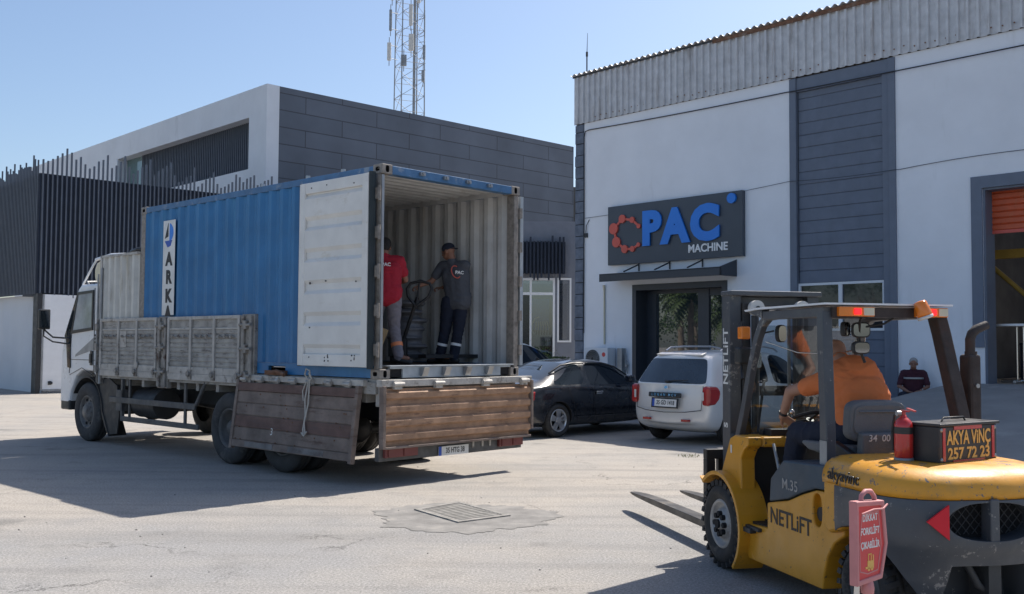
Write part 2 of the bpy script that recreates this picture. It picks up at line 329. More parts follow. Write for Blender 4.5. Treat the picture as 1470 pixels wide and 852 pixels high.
def tag(o, label=None, cat=None, group=None, kind=None):
    if label: o['label'] = label
    if cat: o['category'] = cat
    if group: o['group'] = group
    if kind: o['kind'] = kind
    return o
def thing(name, loc, rz, label, cat, group=None):
    o = bpy.data.objects.new(name, None); col.objects.link(o); o.location = loc; o.rotation_euler = (0, 0, rz); o.empty_display_size = .2
    return tag(o, label, cat, group)
def frame(o, x, y):   # matrix at o whose X and Y axes are given
    x = Vector(x).normalized(); y = Vector(y).normalized(); z = x.cross(y)
    m = Matrix((x, y, z)).transposed().to_4x4(); m.translation = Vector(o); return m
def bake(o):   # evaluate modifiers of a temporary object into a mesh
    dg = bpy.context.evaluated_depsgraph_get(); dg.update(); me = bpy.data.meshes.new_from_object(o.evaluated_get(dg), depsgraph=dg); return me
def text(s, size, m, parent, X, name='lettering', ext=.002, bold=0., align='CENTER', wid=1., label=None, space=1., shear=0., fit=None):
    c = bpy.data.curves.new('t', 'FONT'); c.body = s; c.size = size; c.extrude = ext; c.offset = bold; c.align_x = align; c.align_y = 'CENTER'; c.space_character = space; c.shear = shear; c.resolution_u = 4
    t = bpy.data.objects.new('t', c); col.objects.link(t); me = bake(t); bpy.data.objects.remove(t); bpy.data.curves.remove(c)
    me.name = name; me.materials.clear(); me.materials.append(m)
    if fit: xs = [v.co.x for v in me.vertices]; wid = fit / (max(xs) - min(xs))
    for v in me.vertices: v.co.x *= wid
    o = bpy.data.objects.new(name, me); col.objects.link(o); o.matrix_local = X; o.parent = parent
    if label: o['label'] = label
    return o
def trap(x0, x1, pitch, depth, base=0., flat=.30, slope=.2):
    """corrugation polyline along x from x0 to x1, valley at base, crest at base+depth"""
    pts = []; x = x0; n = max(1, round((x1 - x0) / pitch)); p = (x1 - x0) / n
    for i in range(n):
        x = x0 + i * p; pts += [(x, base), (x + flat * p, base), (x + (flat + slope) * p, base + depth), (x + (1 - slope) * p, base + depth)]
    pts.append((x1, base)); return pts
def copy_tree(o, parent=None):
    c = o.copy(); col.objects.link(c)
    if parent: c.parent = parent
    for ch in o.children: copy_tree(ch, c)
    return c
def arc(cx, cz, r, a0, a1, n=16): return [(cx + r * math.cos(R(a0 + (a1 - a0) * i / n)), cz + r * math.sin(R(a0 + (a1 - a0) * i / n))) for i in range(n + 1)]
def cyl_poly(cx, cz, rx, rz, n=28, p=2.): 
    o = []
    for i in range(n):
        t = 2 * math.pi * i / n; c, s_ = math.cos(t), math.sin(t); o.append((cx + rx * math.copysign(abs(c) ** (2 / p), c), cz + rz * math.copysign(abs(s_) ** (2 / p), s_)))
    return o
def boolean(o, cutters):
    """difference; returns the baked mesh on the same object"""
    for c in cutters:
        b = o.modifiers.new('b', 'BOOLEAN'); b.object = c; b.operation = 'DIFFERENCE'; b.solver = 'EXACT'
    me = bake(o); o.modifiers.clear(); old = o.data; o.data = me
    for c in cutters: bpy.data.objects.remove(c)
    return o

def each(name, m, parent, fns, bevel=0):
    """one part per entry: each fn fills its own mesh"""
    for fn in fns: b = MB(); fn(b); b.build(name, m, parent, bevel=bevel)

# ------------------------------------------------------------------ ground
def sheet(name, poly, z, m, kind='structure'):
    b = MB(); b.add([(x, y, z) for x, y in poly], [tuple(range(len(poly)))]); return tag(b.build(name, m), kind=kind)
g = MB(); g.add([(-600, -200, 0), (600, -200, 0), (600, 900, 0), (-600, 900, 0)], [(0, 1, 2, 3)]); tag(g.build('ground', M['ground']), kind='structure')
rr = random.Random(3)
pp = []
for i in range(120):
    t = 2 * math.pi * i / 120; k = 1 + .035 * rr.uniform(-1, 1) + .09 * math.sin(3 * t + 1) + .05 * math.sin(7 * t) + .035 * math.sin(13 * t + 2) + .03 * math.sin(23 * t)
    pp.append((-.38 + .98 * k * math.cos(t) * (1 if math.cos(t) < 0 else .82), 9.98 + .80 * k * math.sin(t)))
sheet('tarmac_patch', pp, .004, M['tarmacpatch'])
# faded yellow bay line
lb = MB(); lx = [(-.4, 17.6), (.25, 18.9), (.7, 20.0)]
M['faintyellow'] = mat('faded_yellow_paint', (.40, .325, .20), .9, var=.15, dirt=(.335, .30, .262), damt=.7, dscale=4)
sheet('faded_bay_line', [(-.9, 17.15), (-.8, 17.1), (1.35, 21.1), (1.25, 21.2)], .004, M['faintyellow'])
# drain grate
GC = [(-.99, 10.35), (-.50, 9.62), (.0, 10.02), (-.56, 10.88)]
gt = thing('drain_grate', (0, 0, 0), 0, 'square iron drain grate in a pale concrete frame set in a dark tarmac patch', 'drain grate')
def lerp2(a, b, t): return (a[0] + (b[0] - a[0]) * t, a[1] + (b[1] - a[1]) * t)
cg = (sum(p[0] for p in GC) / 4, sum(p[1] for p in GC) / 4)
fr = MB()
for i in range(4):
    a, b_ = GC[i], GC[(i + 1) % 4]; ai, bi = lerp2(a, cg, .16), lerp2(b_, cg, .16)
    fr.add([(*a, .004), (*b_, .004), (*bi, .004), (*ai, .004), (*a, .016), (*b_, .016), (*bi, .016), (*ai, .016)], [(4, 5, 6, 7), (0, 1, 5, 4), (2, 3, 7, 6)])
fr.build('frame', M['ratframe'], gt)
ba = MB(); In = [lerp2(p, cg, .17) for p in GC]
for i in range(11):
    t = (i + .5) / 11; a = lerp2(In[0], In[1], t); b_ = lerp2(In[3], In[2], t); d = Vector((b_[0] - a[0], b_[1] - a[1], 0)).normalized(); nrm = Vector((-d.y, d.x, 0)) * .011
    A = Vector((*a, .005)); B = Vector((*b_, .005)); ba.add([A - nrm, B - nrm, B + nrm, A + nrm] + [p + Vector((0, 0, .010)) for p in (A - nrm, B - nrm, B + nrm, A + nrm)], [(4, 5, 6, 7), (0, 1, 5, 4), (2, 3, 7, 6)])
ba.build('grate_bars', M['grate'], gt)
sb = MB(); sb.add([(*p, .0095) for p in In], [(0, 1, 2, 3)]); sb.build('sump', M['sumpfill'], gt)

# grass tufts at the apron edge, and leaf litter / pebbles
def tuft(b, x, y, r, n, h, rnd):
    for _ in range(n):
        a = rnd.uniform(0, 6.28); q = r * math.sqrt(rnd.random()); px, py = x + q * math.cos(a), y + q * math.sin(a); t = rnd.uniform(0, 6.28); hh = h * rnd.uniform(.4, 1)
        dx, dy = math.cos(t) * .006, math.sin(t) * .006; lx, ly = rnd.uniform(-.5, .5) * hh, rnd.uniform(-.5, .5) * hh
        b.add([(px - dx, py - dy, 0), (px + dx, py + dy, 0), (px + lx * .5 + dx * .7, py + ly * .5 + dy * .7, hh * .7), (px + lx, py + ly, hh), (px + lx * .5 - dx * .7, py + ly * .5 - dy * .7, hh * .7)], [(0, 1, 2, 3, 4)])
gr = MB(); rn = random.Random(5)
for x, y, r, n, h in ((2.62, 12.9, .16, 130, .10), (2.95, 12.8, .18, 150, .13), (3.2, 12.5, .15, 90, .10), (2.75, 15.5, .18, 40, .04)): tuft(gr, x, y, r, n, h, rn)
tag(gr.build('weeds', M['drygrass'], recalc=False), 'dry weeds sprouting from the yard beside the forklift mast', 'weeds', kind='stuff')
pb = MB()
for i in range(70):
    x, y = rn.uniform(-5, 4), rn.uniform(4.5, 16); r = rn.uniform(.004, .012); pb.sphere((x, y, r * .3), (r, r * rn.uniform(.6, 1), r * .6), 6)
tag(pb.build('pebbles', M['tarmacpatch']), 'small stones scattered over the yard', 'pebbles', kind='stuff')

# ------------------------------------------------------------------ company workshop building
FP = (1.792, 28.23, -.155); FA = R(-47.6); FK = 1.0909
bl = thing('workshop_building', FP, FA, 'white walled workshop with ribbed metal parapet and slate blue plank panel', 'building'); bl.scale = (FK,) * 3
W1, W2, DEP = 0., 24., 20.
ZC, ZT = 7.42, 8.68
def wall_with_holes(b, x0, x1, z0, z1, holes, y0, y1):
    xs = sorted({x0, x1, *[h[0] for h in holes], *[h[1] for h in holes]}); zs = sorted({z0, z1, *[h[2] for h in holes], *[h[3] for h in holes]})
    for i in range(len(xs) - 1):
        for j in range(len(zs) - 1):
            cx, cz = (xs[i] + xs[i + 1]) / 2, (zs[j] + zs[j + 1]) / 2
            if any(h[0] < cx < h[1] and h[2] < cz < h[3] for h in holes): continue
            b.box(xs[i], xs[i + 1], y0, y1, zs[j], zs[j + 1])
DOOR = (1.94, 4.72, 0, 3.17); PAN = (6.36, 8.66, 0, 7.42); SHED = (10.34, 14.6, 0, 4.62)
b = MB(); wall_with_holes(b, .30, W2, 0, ZC, [DOOR, PAN, SHED], 0, .24)
b.box(0, .24, .27, DEP, 0, ZC); b.box(W2 - .24, W2, .24, DEP, 0, ZC); b.box(0, W2, DEP, DEP + .24, 0, ZC)
b.box(PAN[0], PAN[1], .16, .24, 0, ZC)
b.build('wall', M['white_wall'], bl)
b = MB(); b.box(0, W2, .1, 7.2, ZC + .0, ZC + .12); b.box(0, W2, 10.4, DEP, ZC, ZC + .12); b.box(0, 10.0, 7.2, 10.4, ZC, ZC + .12); b.build('roof', M['cont_floor'], bl)  # unseen gap left open in the roof, added to let sun into the hall
b = MB(); b.strip([(x, -y) for x, y in trap(-.04, W2, .19, .055, .02, .60, .10)], ZC, ZT, -.006)
b.build('ribbed_parapet', M['clad'], bl)
b = MB(); b.strip([(-y, x) for x, y in trap(-.02, 9, .19, .035, .0, .55, .12)], ZC, ZT, .006); b.build('side_parapet', M['clad'], bl)
# roof sheet edge: corrugated fibre sheets peeping over the parapet
b = MB(); pl = []
x = -.1
while x < W2: pl.append((x, ZT + .03 + .028 * math.sin(x * 2 * math.pi / .177))); x += .022
b.strip(pl, -.12, 3.4, .008, 'y'); b.build('roof_sheets', M['clad'], bl)
b = MB(); b.box(4.4, 8.9, -.095, -.08, ZT - .085, ZT + .0); b.build('rusty_flashing', M['rust'], bl); b = MB(); b.box(-.05, W2, -.08, -.075, ZT - .04, ZT); b.build('parapet_cap', M['darksteel'], bl)
# rivet marks and stains at the sheet bottoms
rq = random.Random(9); b = MB(); b.cyl((0, -.062, 0), (0, -.052, 0), .016, n=6); rv = b.build('rivet', M['rust'], bl)
for i in range(60):
    q = rv if i == 0 else rv.copy()
    if i: col.objects.link(q)
    q.location = (.1 + i * .205 + rq.uniform(-.02, .02), 0, ZC + .12 + rq.uniform(-.02, .03))
# stone pilaster
b = MB(); z = 0
rq = random.Random(2)
while z < ZC - .05:
    h = .30; b.box(.0 + rq.uniform(-.012, .01), .29 + rq.uniform(-.008, .008), -.03 + rq.uniform(-.01, .01), .26, z + .008, min(z + h - .008, ZC - .02)); z += h
b.build('stone_pilaster', M['stone'], bl, bevel=.012)
b = MB(); b.box(.01, .28, -.015, .25, 0, ZC - .03); b.build('pilaster_joint', M['matteblack'], bl)
# slate blue plank panel
b = MB()
zt = ZC - .02; z0 = 0
k = 0; z = 2.06
def planks(b, z0, z1, x0=6.52, x1=8.40):
    z = z0
    while z < z1 - .01:
        h = min(.262, z1 - z); b.box(x0, x1, .045, .10, z + .007, z + h - .007); b.box(x0, x1, .06, .11, z, z + h); z += .262
planks(b, 0.0, 2.02); b.build('lower_planks', M['plank'], bl, bevel=.006); b = MB(); planks(b, 3.02, zt - .3); b.build('upper_planks', M['plank'], bl, bevel=.006)
b = MB(); b.box(6.34, 6.50, -.03, .12, 0, zt); b.box(8.42, 8.56, -.01, .12, 0, zt); b.box(8.56, 8.70, -.04, .12, 0, zt); b.box(6.50, 8.42, .0, .12, zt - .3, zt)
b.build('panel_frame', M['planktrim'], bl, bevel=.006)
wf = MB(); wf.box(6.50, 8.42, .03, .10, 2.02, 2.07); wf.box(6.50, 8.42, .03, .10, 2.97, 3.02); wf.box(6.50, 6.55, .03, .10, 2.07, 2.97); wf.box(8.37, 8.42, .03, .10, 2.07, 2.97); wf.box(7.42, 7.50, .03, .10, 2.07, 2.97)
wo_ = wf.build('window', M['frame_white'], bl)
b = MB(); b.box(6.55, 8.37, .075, .085, 2.07, 2.97); b.build('pane', M['glass'], wo_)
# entrance
b = MB(); x0, x1, _, zd = DOOR
b.box(x0, x0 + .12, -.02, .46, 0, zd); b.box(x1 - .14, x1, -.02, .46, 0, zd); b.box(x0 + .12, x1 - .14, -.02, .46, zd - .14, zd)
b.box(x0 + .12, x0 + .40, .40, .46, 0, zd - .14); b.box(3.62, 3.93, .38, .46, 0, zd - .14); b.box(4.44, x1 - .14, .40, .46, 0, zd - .14)
b.box(x0 + .40, 3.62, .40, .46, zd - .22, zd - .14); b.box(3.93, 4.44, .40, .46, zd - .30, zd - .14); b.box(x0 + .40, 3.62, .40, .46, 1.36, 1.44); b.box(x0 + .40, 3.62, .4, .46, 0, .12); b.box(3.93, 4.44, .4, .46, 0, .12)
en = b.build('entrance', M['charcoal'], bl)
b = MB(); b.box(x0 + .40, 3.62, .425, .435, .12, zd - .2); b.build('fixed_pane', M['shopglass'], en)
b = MB(); b.box(3.93, 4.44, .425, .435, .12, zd - .28); b.build('door_pane', M['shopglass'], en)
b = MB(); b.tube([(4.00, .40, 1.05), (4.00, .34, 1.05), (4.00, .34, 1.75), (4.00, .40, 1.75)], .014, 8); b.build('door_handle', M['chrome'], en)
# awning
aw = MB(); ax0, ax1, aw_o = 1.40, 4.98, -.62
aw.box(ax0, ax1, aw_o, aw_o + .04, 3.24, 3.43)
aw.prism([(aw_o, 3.24), (aw_o, 3.43), (-.0, 3.62), (-.0, 3.24)], ax1 - .03, ax1, 'x'); aw.prism([(aw_o, 3.24), (aw_o, 3.43), (-.0, 3.47), (-.0, 3.42)], ax0, ax0 + .03, 'x')
aw.add([(ax0, aw_o, 3.42), (ax1, aw_o, 3.42), (ax1, 0, 3.47), (ax0, 0, 3.47), (ax0, aw_o, 3.40), (ax1, aw_o, 3.40), (ax1, 0, 3.45), (ax0, 0, 3.45)], [(0, 1, 2, 3), (4, 7, 6, 5), (0, 4, 5, 1), (3, 2, 6, 7)])
a_ = aw.build('awning', M['charcoal'], bl)
for x in (2.15, 3.1, 4.05): b = MB(); b.tube([(x, -.02, 3.66), (x - .02, -.55, 3.46)], .018, 6); b.box(x - .012, x + .012, -.03, 0, 3.5, 3.68); b.build('awning_bracket', M['charcoal'], a_)
# loading door: frame, jamb, shutter, hall inside
x0, x1, _, zs = SHED; FL = 1.04
b = MB(); b.box(x0 - .20, x0, -.03, .02, 1.70, zs + .22); b.box(x0, x1, -.03, .02, zs, zs + .22); b.box(x1, x1 + .2, -.03, .02, 1.7, zs + .22)
b.box(x0, x0 + .04, .02, .42, FL, zs - .0); b.box(x1 - .04, x1, .02, .42, FL, zs); b.box(x0 + .04, x1 - .04, .02, .42, zs - .04, zs)
b.build('loading_door_frame', M['planktrim'], bl)
b = MB(); pl = []
z = 3.86
while z < zs: pl += [(.36, z), (.33, z + .02), (.33, z + .09), (.36, z + .11)]; z += .115
b.strip(pl, x0 + .04, x1 - .04, .01, 'x'); sh = b.build('roller_shutter', M['shutter'], bl)
b = MB(); b.box(x0 + .04, x1 - .04, .32, .38, 3.80, 3.86); b.build('bottom_rail', M['redletter'], sh)
b = MB(); b.box(9.2, W2 - .3, .24, DEP - .3, FL - .2, FL); b.build('hall_floor', M['hallfloor'], bl)
b = MB(); b.box(9.0, W2 - .3, 6.0, 6.1, FL, 2.75); b.box(9.0, W2 - .3, 5.98, 6.0, 2.5, 2.58); b.build('hall_partition', M['insidewhite'], bl)
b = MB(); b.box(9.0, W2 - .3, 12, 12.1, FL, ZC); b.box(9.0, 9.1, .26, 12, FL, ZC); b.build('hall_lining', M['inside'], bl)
b = MB(); b.box(9.6, 16, 3.6, 3.7, FL, 1.75); b.box(9.6, 16, 3.55, 3.75, 1.75, 1.8); b.build('hall_bench', M['louvre'], bl)
b = MB()
for x in (10.48, 15.5):
    b.box(x, x + .16, 1.6, 1.62, FL, 6.6); b.box(x, x + .16, 1.78, 1.80, FL, 6.6); b.box(x + .07, x + .09, 1.62, 1.78, FL, 6.6)
b.box(9.6, 18, 1.62, 1.80, 3.45, 3.62); b.tube([(10.56, 1.7, 2.6), (9.6, 1.7, 3.5)], .05, 6); b.tube([(10.56, 1.7, 2.6), (11.6, 1.7, 3.5)], .05, 6)
b.build('steel_column', M['ylwsteel'], bl)
bl_inv = Matrix.Translation(FP) @ Matrix.Rotation(FA, 4, 'Z') @ Matrix.Scale(FK, 4)
def onf(x, y, z): return bl_inv @ Vector((x, y, z))

# ramp up to the loading door
b = MB(); NX, NY = 36, 18; vs = []
for j in range(NY + 1):
    d = 6.4 * j / NY
    for i in range(NX + 1):
        x = 6.9 + 11 * i / NX
        s_ = min(1, max(0, (x - 7.2 + .18 * d) / 2.8)); side = s_ * s_ * (3 - 2 * s_); f = min(1, max(0, 1 - d / 6.4)); f2 = f * f * (3 - 2 * f) * .35 + f * .65
        vs.append((x, -.02 - d, FL * side * f2 + .004 - .03 * (1 - min(1, side * 12)) - .03 * (1 - min(1, f * 12))))
fs = [(j * (NX + 1) + i, j * (NX + 1) + i + 1, (j + 1) * (NX + 1) + i + 1, (j + 1) * (NX + 1) + i) for j in range(NY) for i in range(NX)]
b.add(vs, fs, smooth=True); b.box(SHED[0] + .02, SHED[1] - .02, -.04, .24, 0, FL)
o = b.build('ramp', M['ramp']); o.location = FP; o.rotation_euler = (0, 0, FA); o.scale = (FK,) * 3; tag(o, kind='structure')

# cables and conduit on the facade
def sag(a, b_, s, n=24): return [(a[0] + (b_[0] - a[0]) * t / n, a[1] + (b_[1] - a[1]) * t / n, a[2] + (b_[2] - a[2]) * t / n - s * 4 * (t / n) * (1 - t / n)) for t in range(n + 1)]
def onfac(o): o.location = FP; o.rotation_euler = (0, 0, FA); o.scale = (FK,) * 3; return o
b = MB(); b.tube([(.32, -.03, 2.0), (.33, -.03, 5), (.32, -.03, 7.05), (.36, -.03, 7.2)] + sag((.5, -.03, 7.22), (6.3, -.05, 7.13), .02) + sag((6.4, -.06, 7.12), (23.8, -.06, 7.20), .06), .013, 6)
tag(onfac(b.build('cable', M['black'])), 'thick black cable clipped along the white wall just below the ribbed parapet', 'cable')
b = MB(); b.tube(sag((.36, -.03, 4.95), (6.3, -.05, 5.2), .05) + sag((6.4, -.06, 5.2), (8.7, -.06, 5.16), .03) + sag((8.8, -.02, 5.16), (11.2, -.03, 5.22), -.03) + sag((11.3, -.03, 5.18), (23, -.03, 5.3), .02), .006, 5)
tag(onfac(b.build('cable', M['darksteel'])), 'thin grey cable running across the facade above the company sign', 'cable')
b = MB(); b.tube([(1.04, -.03, 1.72), (1.03, -.03, 3.12)], .022, 8); b.tube([(1.03, -.03, 3.08), (1.03, -.05, 3.2)], .03, 8)
tag(onfac(b.build('drain_pipe', M['cream'])), 'short cream vertical pipe on white wall above the air conditioner', 'pipe')
b = MB(); b.tube([(.5, -.02, 4.9), (.42, -.04, 4.75), (.40, -.04, 4.55)], .01, 6); b.box(.36, .44, -.05, 0, 4.45, 4.56)
tag(onfac(b.build('junction_box', M['darksteel'])), 'small dark junction box with a cable tail on white wall beside the stone pilaster', 'junction box')

# company sign
sg = thing('company_sign', onf(1.23, -.12, 3.68), FA, 'dark rectangular sign with big blue letters and coral dotted C above the entrance', 'sign'); sg.scale = (FK,) * 3
SW, SH = 3.98, 1.46
b = MB(); b.box(0, SW, 0, .11, 0, SH); b.build('board', M['signboard'], sg, bevel=.006)
def fx(x, z, y=-.03): return frame((x, y, z), (1, 0, 0), (0, 0, 1))
# chain C of dots
dots = [(.50, 1.06, .085), (.80, 1.05, .062), (.98, .86, .050), (.19, .88, .115), (.29, .52, .105), (.56, .35, .082), (.80, .33, .060), (.97, .42, .048)]
dots = [(.50, 1.12, .105), (.82, 1.07, .075), (1.03, .90, .058), (.22, .90, .14), (.31, .56, .13), (.58, .37, .10), (.83, .36, .072), (1.02, .45, .055)]
b = MB()
for x, z, r in dots: b.cyl((x, -.045, z), (x, 0, z), r, n=24)
for i, j in ((0, 1), (1, 2), (0, 3), (3, 4), (4, 5), (5, 6), (6, 7)):
    p, q = Vector((dots[i][0], dots[i][1])), Vector((dots[j][0], dots[j][1])); d = (q - p).normalized(); nn = Vector((-d.y, d.x)) * .028
    b.prism([tuple(p - nn), tuple(q - nn), tuple(q + nn), tuple(p + nn)], -.035, -.002, 'y')
b.build('dotted_letter', M['redletter'], sg)
for ch, x, wd in (('P', 1.42, 1.0), ('A', 2.14, 1.0), ('C', 2.99, 1.04)):
    text(ch, 1.06, M['blueletter'], sg, fx(x, .78, -.035), 'letter', .022, .062, wid=wd)
b = MB(); b.cyl((3.72, -.055, 1.30), (3.72, 0, 1.30), .115, n=28); b.build('dot', M['blueletter'], sg)
text('MACHINE', .255, M['whiteletter'], sg, fx(3.05, .24, -.012), 'lettering', .008, .006, wid=.98)

# air conditioner etc. at the wall
def ac(loc, rz, label):
    t = thing('air_conditioner', loc, rz, label, 'air conditioner')
    b = MB(); b.box(0, .84, -.32, 0, 0, .60); b.build('casing', M['frame_white'], t, bevel=.015)
    b = MB(); 
    for r in (.06, .11, .16, .21, .245): b.lathe([(-.335, r - .004), (-.345, r), (-.335, r + .004)], (.30, 0, .30), 'y', 30)
    for a in range(0, 360, 15): b.tube([(.30 + .05 * math.cos(R(a)), -.338, .30 + .05 * math.sin(R(a))), (.30 + .245 * math.cos(R(a + 20)), -.338, .30 + .245 * math.sin(R(a + 20)))], .003, 4)
    b.build('fan_grille', M['galv'], t)
    b = MB(); b.cyl((.30, -.325, .30), (.30, -.322, .30), .25, n=30); b.build('fan_opening', M['darksteel'], t)
    b = MB(); b.cyl((.70, -.326, .42), (.70, -.321, .42), .06, n=16); b.build('badge', M['signred'], t)
    b = MB(); b.box(.05, .12, -.34, 0, -.05, 0); b.build('bracket', M['galv'], t); b = MB(); b.box(.72, .79, -.34, 0, -.05, 0); b.build('bracket', M['galv'], t)
    return t
ac(onf(.66, -.05, 1.08), FA, 'white outdoor air conditioner unit with round fan beside the entrance')
t = thing('meter_box', onf(1.58, -.02, 1.0), FA, 'tall grey meter cabinet with pipes on the wall right of the air conditioner', 'meter box')
b = MB(); b.box(0, .17, -.16, 0, 0, .68); b.build('casing', M['galv'], t, bevel=.01)
b = MB(); b.tube([(.21, -.06, .1), (.21, -.06, .50), (.17, -.06, .55)], .018, 8); b.tube([(.27, -.04, 0), (.27, -.04, .3), (.23, -.04, .36)], .014, 8); b.cyl((.25, -.09, .22), (.25, -.02, .22), .04); b.build('pipes', M['galv'], t)
t = thing('planter_box', onf(-.75, -.75, 0), FA, 'long pale planter with dark spiky plants behind the black car', 'planter')
b = MB(); b.box(0, 1.35, 0, .35, 0, 1.32); b.box(-.02, 1.37, -.02, .37, 1.32, 1.37); b.build('trough', M['frame_white'], t, bevel=.01)
b = MB(); rn = random.Random(4)
for i in range(130):
    x, y = rn.uniform(.35, 1.1), rn.uniform(.06, .3); a = rn.uniform(0, 6.28); l = rn.uniform(.15, .30); dx, dy = math.cos(a) * l * .6, math.sin(a) * l * .5; nx, ny = -math.sin(a) * .012, math.cos(a) * .012
    b.add([(x - nx, y - ny, 1.33), (x + nx, y + ny, 1.33), (x + dx * .5 + nx, y + dy * .5 + ny, 1.33 + l * .7), (x + dx, y + dy, 1.33 + l * .45), (x + dx * .5 - nx, y + dy * .5 - ny, 1.33 + l * .7)], [(0, 1, 2, 3, 4)])
b.build('spiky_plants', M['leaf'], t, recalc=False)
# whip aerial on the roof
t = thing('whip_aerial', onf(.10, .30, ZC), FA, 'thin whip aerial standing on the workshop roof corner', 'aerial'); t.scale = (FK,) * 3
b = MB(); b.cyl((0, 0, 0), (.0, 0, 1.93), .018, n=8); b.build('mast', M['darksteel'], t)
b = MB(); b.tube([(0, 0, 1.9), (.01, 0, 2.2), (.02, 0, 2.48)], [.012, .008, .005], 6); b.cyl((0, 0, 1.86), (0, 0, 1.98), .03, n=8); b.build('whip', M['darksteel'], t)
# tall table in the hall
t = thing('bar_table', onf(10.62, .9, FL), FA, 'tall round white table with chrome legs inside the loading door', 'table'); t.scale = (FK,) * 3
b = MB(); b.cyl((0, 0, 1.06), (0, 0, 1.10), .42, n=32); b.build('tabletop', M['gate'], t)
for s_ in (-.06, .06):
    b = MB(); b.cyl((s_, 0, .03), (s_, 0, 1.06), .022, n=10); b.build('leg', M['chrome'], t)
b = MB(); b.tube([(-.35, 0, .03), (0, 0, .05), (.38, 0, .03)], .03, 8); b.tube([(0, -.3, .03), (0, .3, .03)], .03, 8); b.build('foot', M['chrome'], t)

# ------------------------------------------------------------------ dark panelled office with white frame
C0 = Vector((-9.94, 40., 0)); 
# right wall runs at 43.9 deg; local x along it, local y away behind it
ob = thing('office_building', C0, R(43.7), 'large dark panelled building with white edge frame and recessed louvres', 'building')
HT = 12.16; RL = 18.2
b = MB(); b.box(.57, RL, 0, .3, 0, HT); b.box(RL - .02, RL + .0, .3, 6, 0, HT)
b.cur = 0
b.build('dark_panel_wall', M['panel'], ob)
b = MB(); b.box(.57, RL - .1, .3, 6, HT - .3, HT - .28); b.build('roof', M['inside'], ob)
# white frame: right strip and left face (local -x... left face lies in plane x=0 running along +y)
b = MB()
YL = 30.
b.box(-.02, .55, -.02, .3, 0, HT)
# left face with recessed opening, holes given as (y0,y1,z0,z1)
H1 = (1.40, 14.8, 8.85, 11.0)
ys = [.3, H1[0], H1[1], YL]; zs_ = [0, H1[2], H1[3], HT]
for i in range(3):
    for j in range(3):
        if i == 1 and j == 1: continue
        b.box(-.02, .28, ys[i], ys[i + 1], zs_[j], zs_[j + 1])
b.box(.28, 1.25, H1[0] - .02, H1[0], H1[2], H1[3]); b.box(.28, 1.25, H1[1], H1[1] + .02, H1[2], H1[3]); b.box(.28, 1.25, H1[0], H1[1], H1[2] - .02, H1[2]); b.box(.28, 1.25, H1[0], H1[1], H1[3], H1[3] + .02)
b.build('white_frame', M['frame_white'], ob)
b = MB(); b.box(.62, .66, H1[0], 13.0, H1[2], H1[3]); b.build('recess_wall', M['louvre'], ob)
b = MB(); y = H1[0] + .05
while y < 13.0: b.box(.44, .60, y, y + .05, H1[2], H1[3]); y += .17
b.build('louvres', M['slat'], ob)
b = MB(); b.box(.5, .54, 13.0, H1[1], H1[2], H1[3]); b.build('window', M['greenglass'], ob)
b = MB(); b.box(.3, 6, YL - .3, YL, 0, HT); b.build('end_wall', M['frame_white'], ob)
# lower grey entrance block
E0 = (.30, 34., 0)
eb = thing('entrance_block', E0, R(0), 'grey entrance block with white framed shop window right of the container', 'building')
M['ewall'] = mat('entrance_wall', (.20, .215, .25), .7, var=.08)
b = MB(); b.box(-2.5, 1.95, .0, .25, 3.99, 5.9); b.box(1.15, 1.24, 0, .2, 0, 3.99); b.box(1.24, 1.95, .0, .2, 0, 1.78); b.box(1.72, 1.95, .0, .2, 1.78, 3.99); b.box(-2.5, -.9, 0, .2, 0, 3.99); b.box(-2.5, 1.95, .25, 6, 5.8, 5.9)
b.box(1.70, 1.95, .2, 6, 0, 5.9)
b.build('wall', M['ewall'], eb)
b = MB()
for x in (-.15, .30, 1.09): b.box(x, x + .07, -.03, .08, 0, 3.97)
b.box(-.9, 1.16, -.025, .075, 3.88, 3.96); b.box(-.9, 1.16, -.025, .075, 3.38, 3.47)
b.box(1.24, 1.30, -.03, .08, 1.78, 3.97); b.box(1.66, 1.72, -.03, .08, 1.78, 3.97); b.box(1.30, 1.66, -.03, .08, 1.78, 1.84); b.box(1.30, 1.66, -.03, .08, 3.9, 3.97)
wf = b.build('shop_window', M['gate'], eb)
b = MB(); b.box(.37, 1.09, .03, .04, 0, 3.38); b.box(-.8, 1.09, .032, .042, 3.47, 3.88); b.box(1.30, 1.66, .03, .04, 1.84, 3.9); b.build('pane', clear('shop_pane', (.55, .6, .62), .22), wf)
b = MB(); b.box(-.08, .30, .03, .05, 0, 3.38); b.build('door_pane', M['glass'], wf)
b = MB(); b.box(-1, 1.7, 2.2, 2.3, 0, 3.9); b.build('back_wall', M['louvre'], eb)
b = MB(); b.box(.40, 1.0, 1.0, 1.06, 2.2, 3.3); b.build('blue_poster', M['blueletter'], eb)
sc = thing('slat_canopy', (E0[0], E0[1] - .35, 0), 0, 'short screen of dark vertical slats above the shop window', 'slat screen')
b = MB(); b.box(-1.2, 1.50, .16, .20, 4.10, 5.18); b.build('backing', M['slatback'], sc)
b = MB(); rn = random.Random(8); x = -1.2
for i in range(22): b.box(x, x + .06, .05, .15, 4.08 - rn.choice([0, 0, .12, .2]), 5.2 + rn.choice([0, .1, .18, .0, .14])); x += .124
b.build('slats', M['slatback'], sc)
t = thing('planter', (E0[0] + .40, E0[1] + .45, 1.65), 0, 'white planter box of pale curved tubes inside the shop window', 'planter')
b = MB(); b.box(0, .66, 0, .25, 0, .38); b.build('trough', M['whiteletter'], t)
b = MB()
for i in range(6): x = .1 + i * .09; b.tube([(x, .12, .35), (x + .03, .12, .65), (x + .05 - .02 * i, .12, .85)], .028, 6)
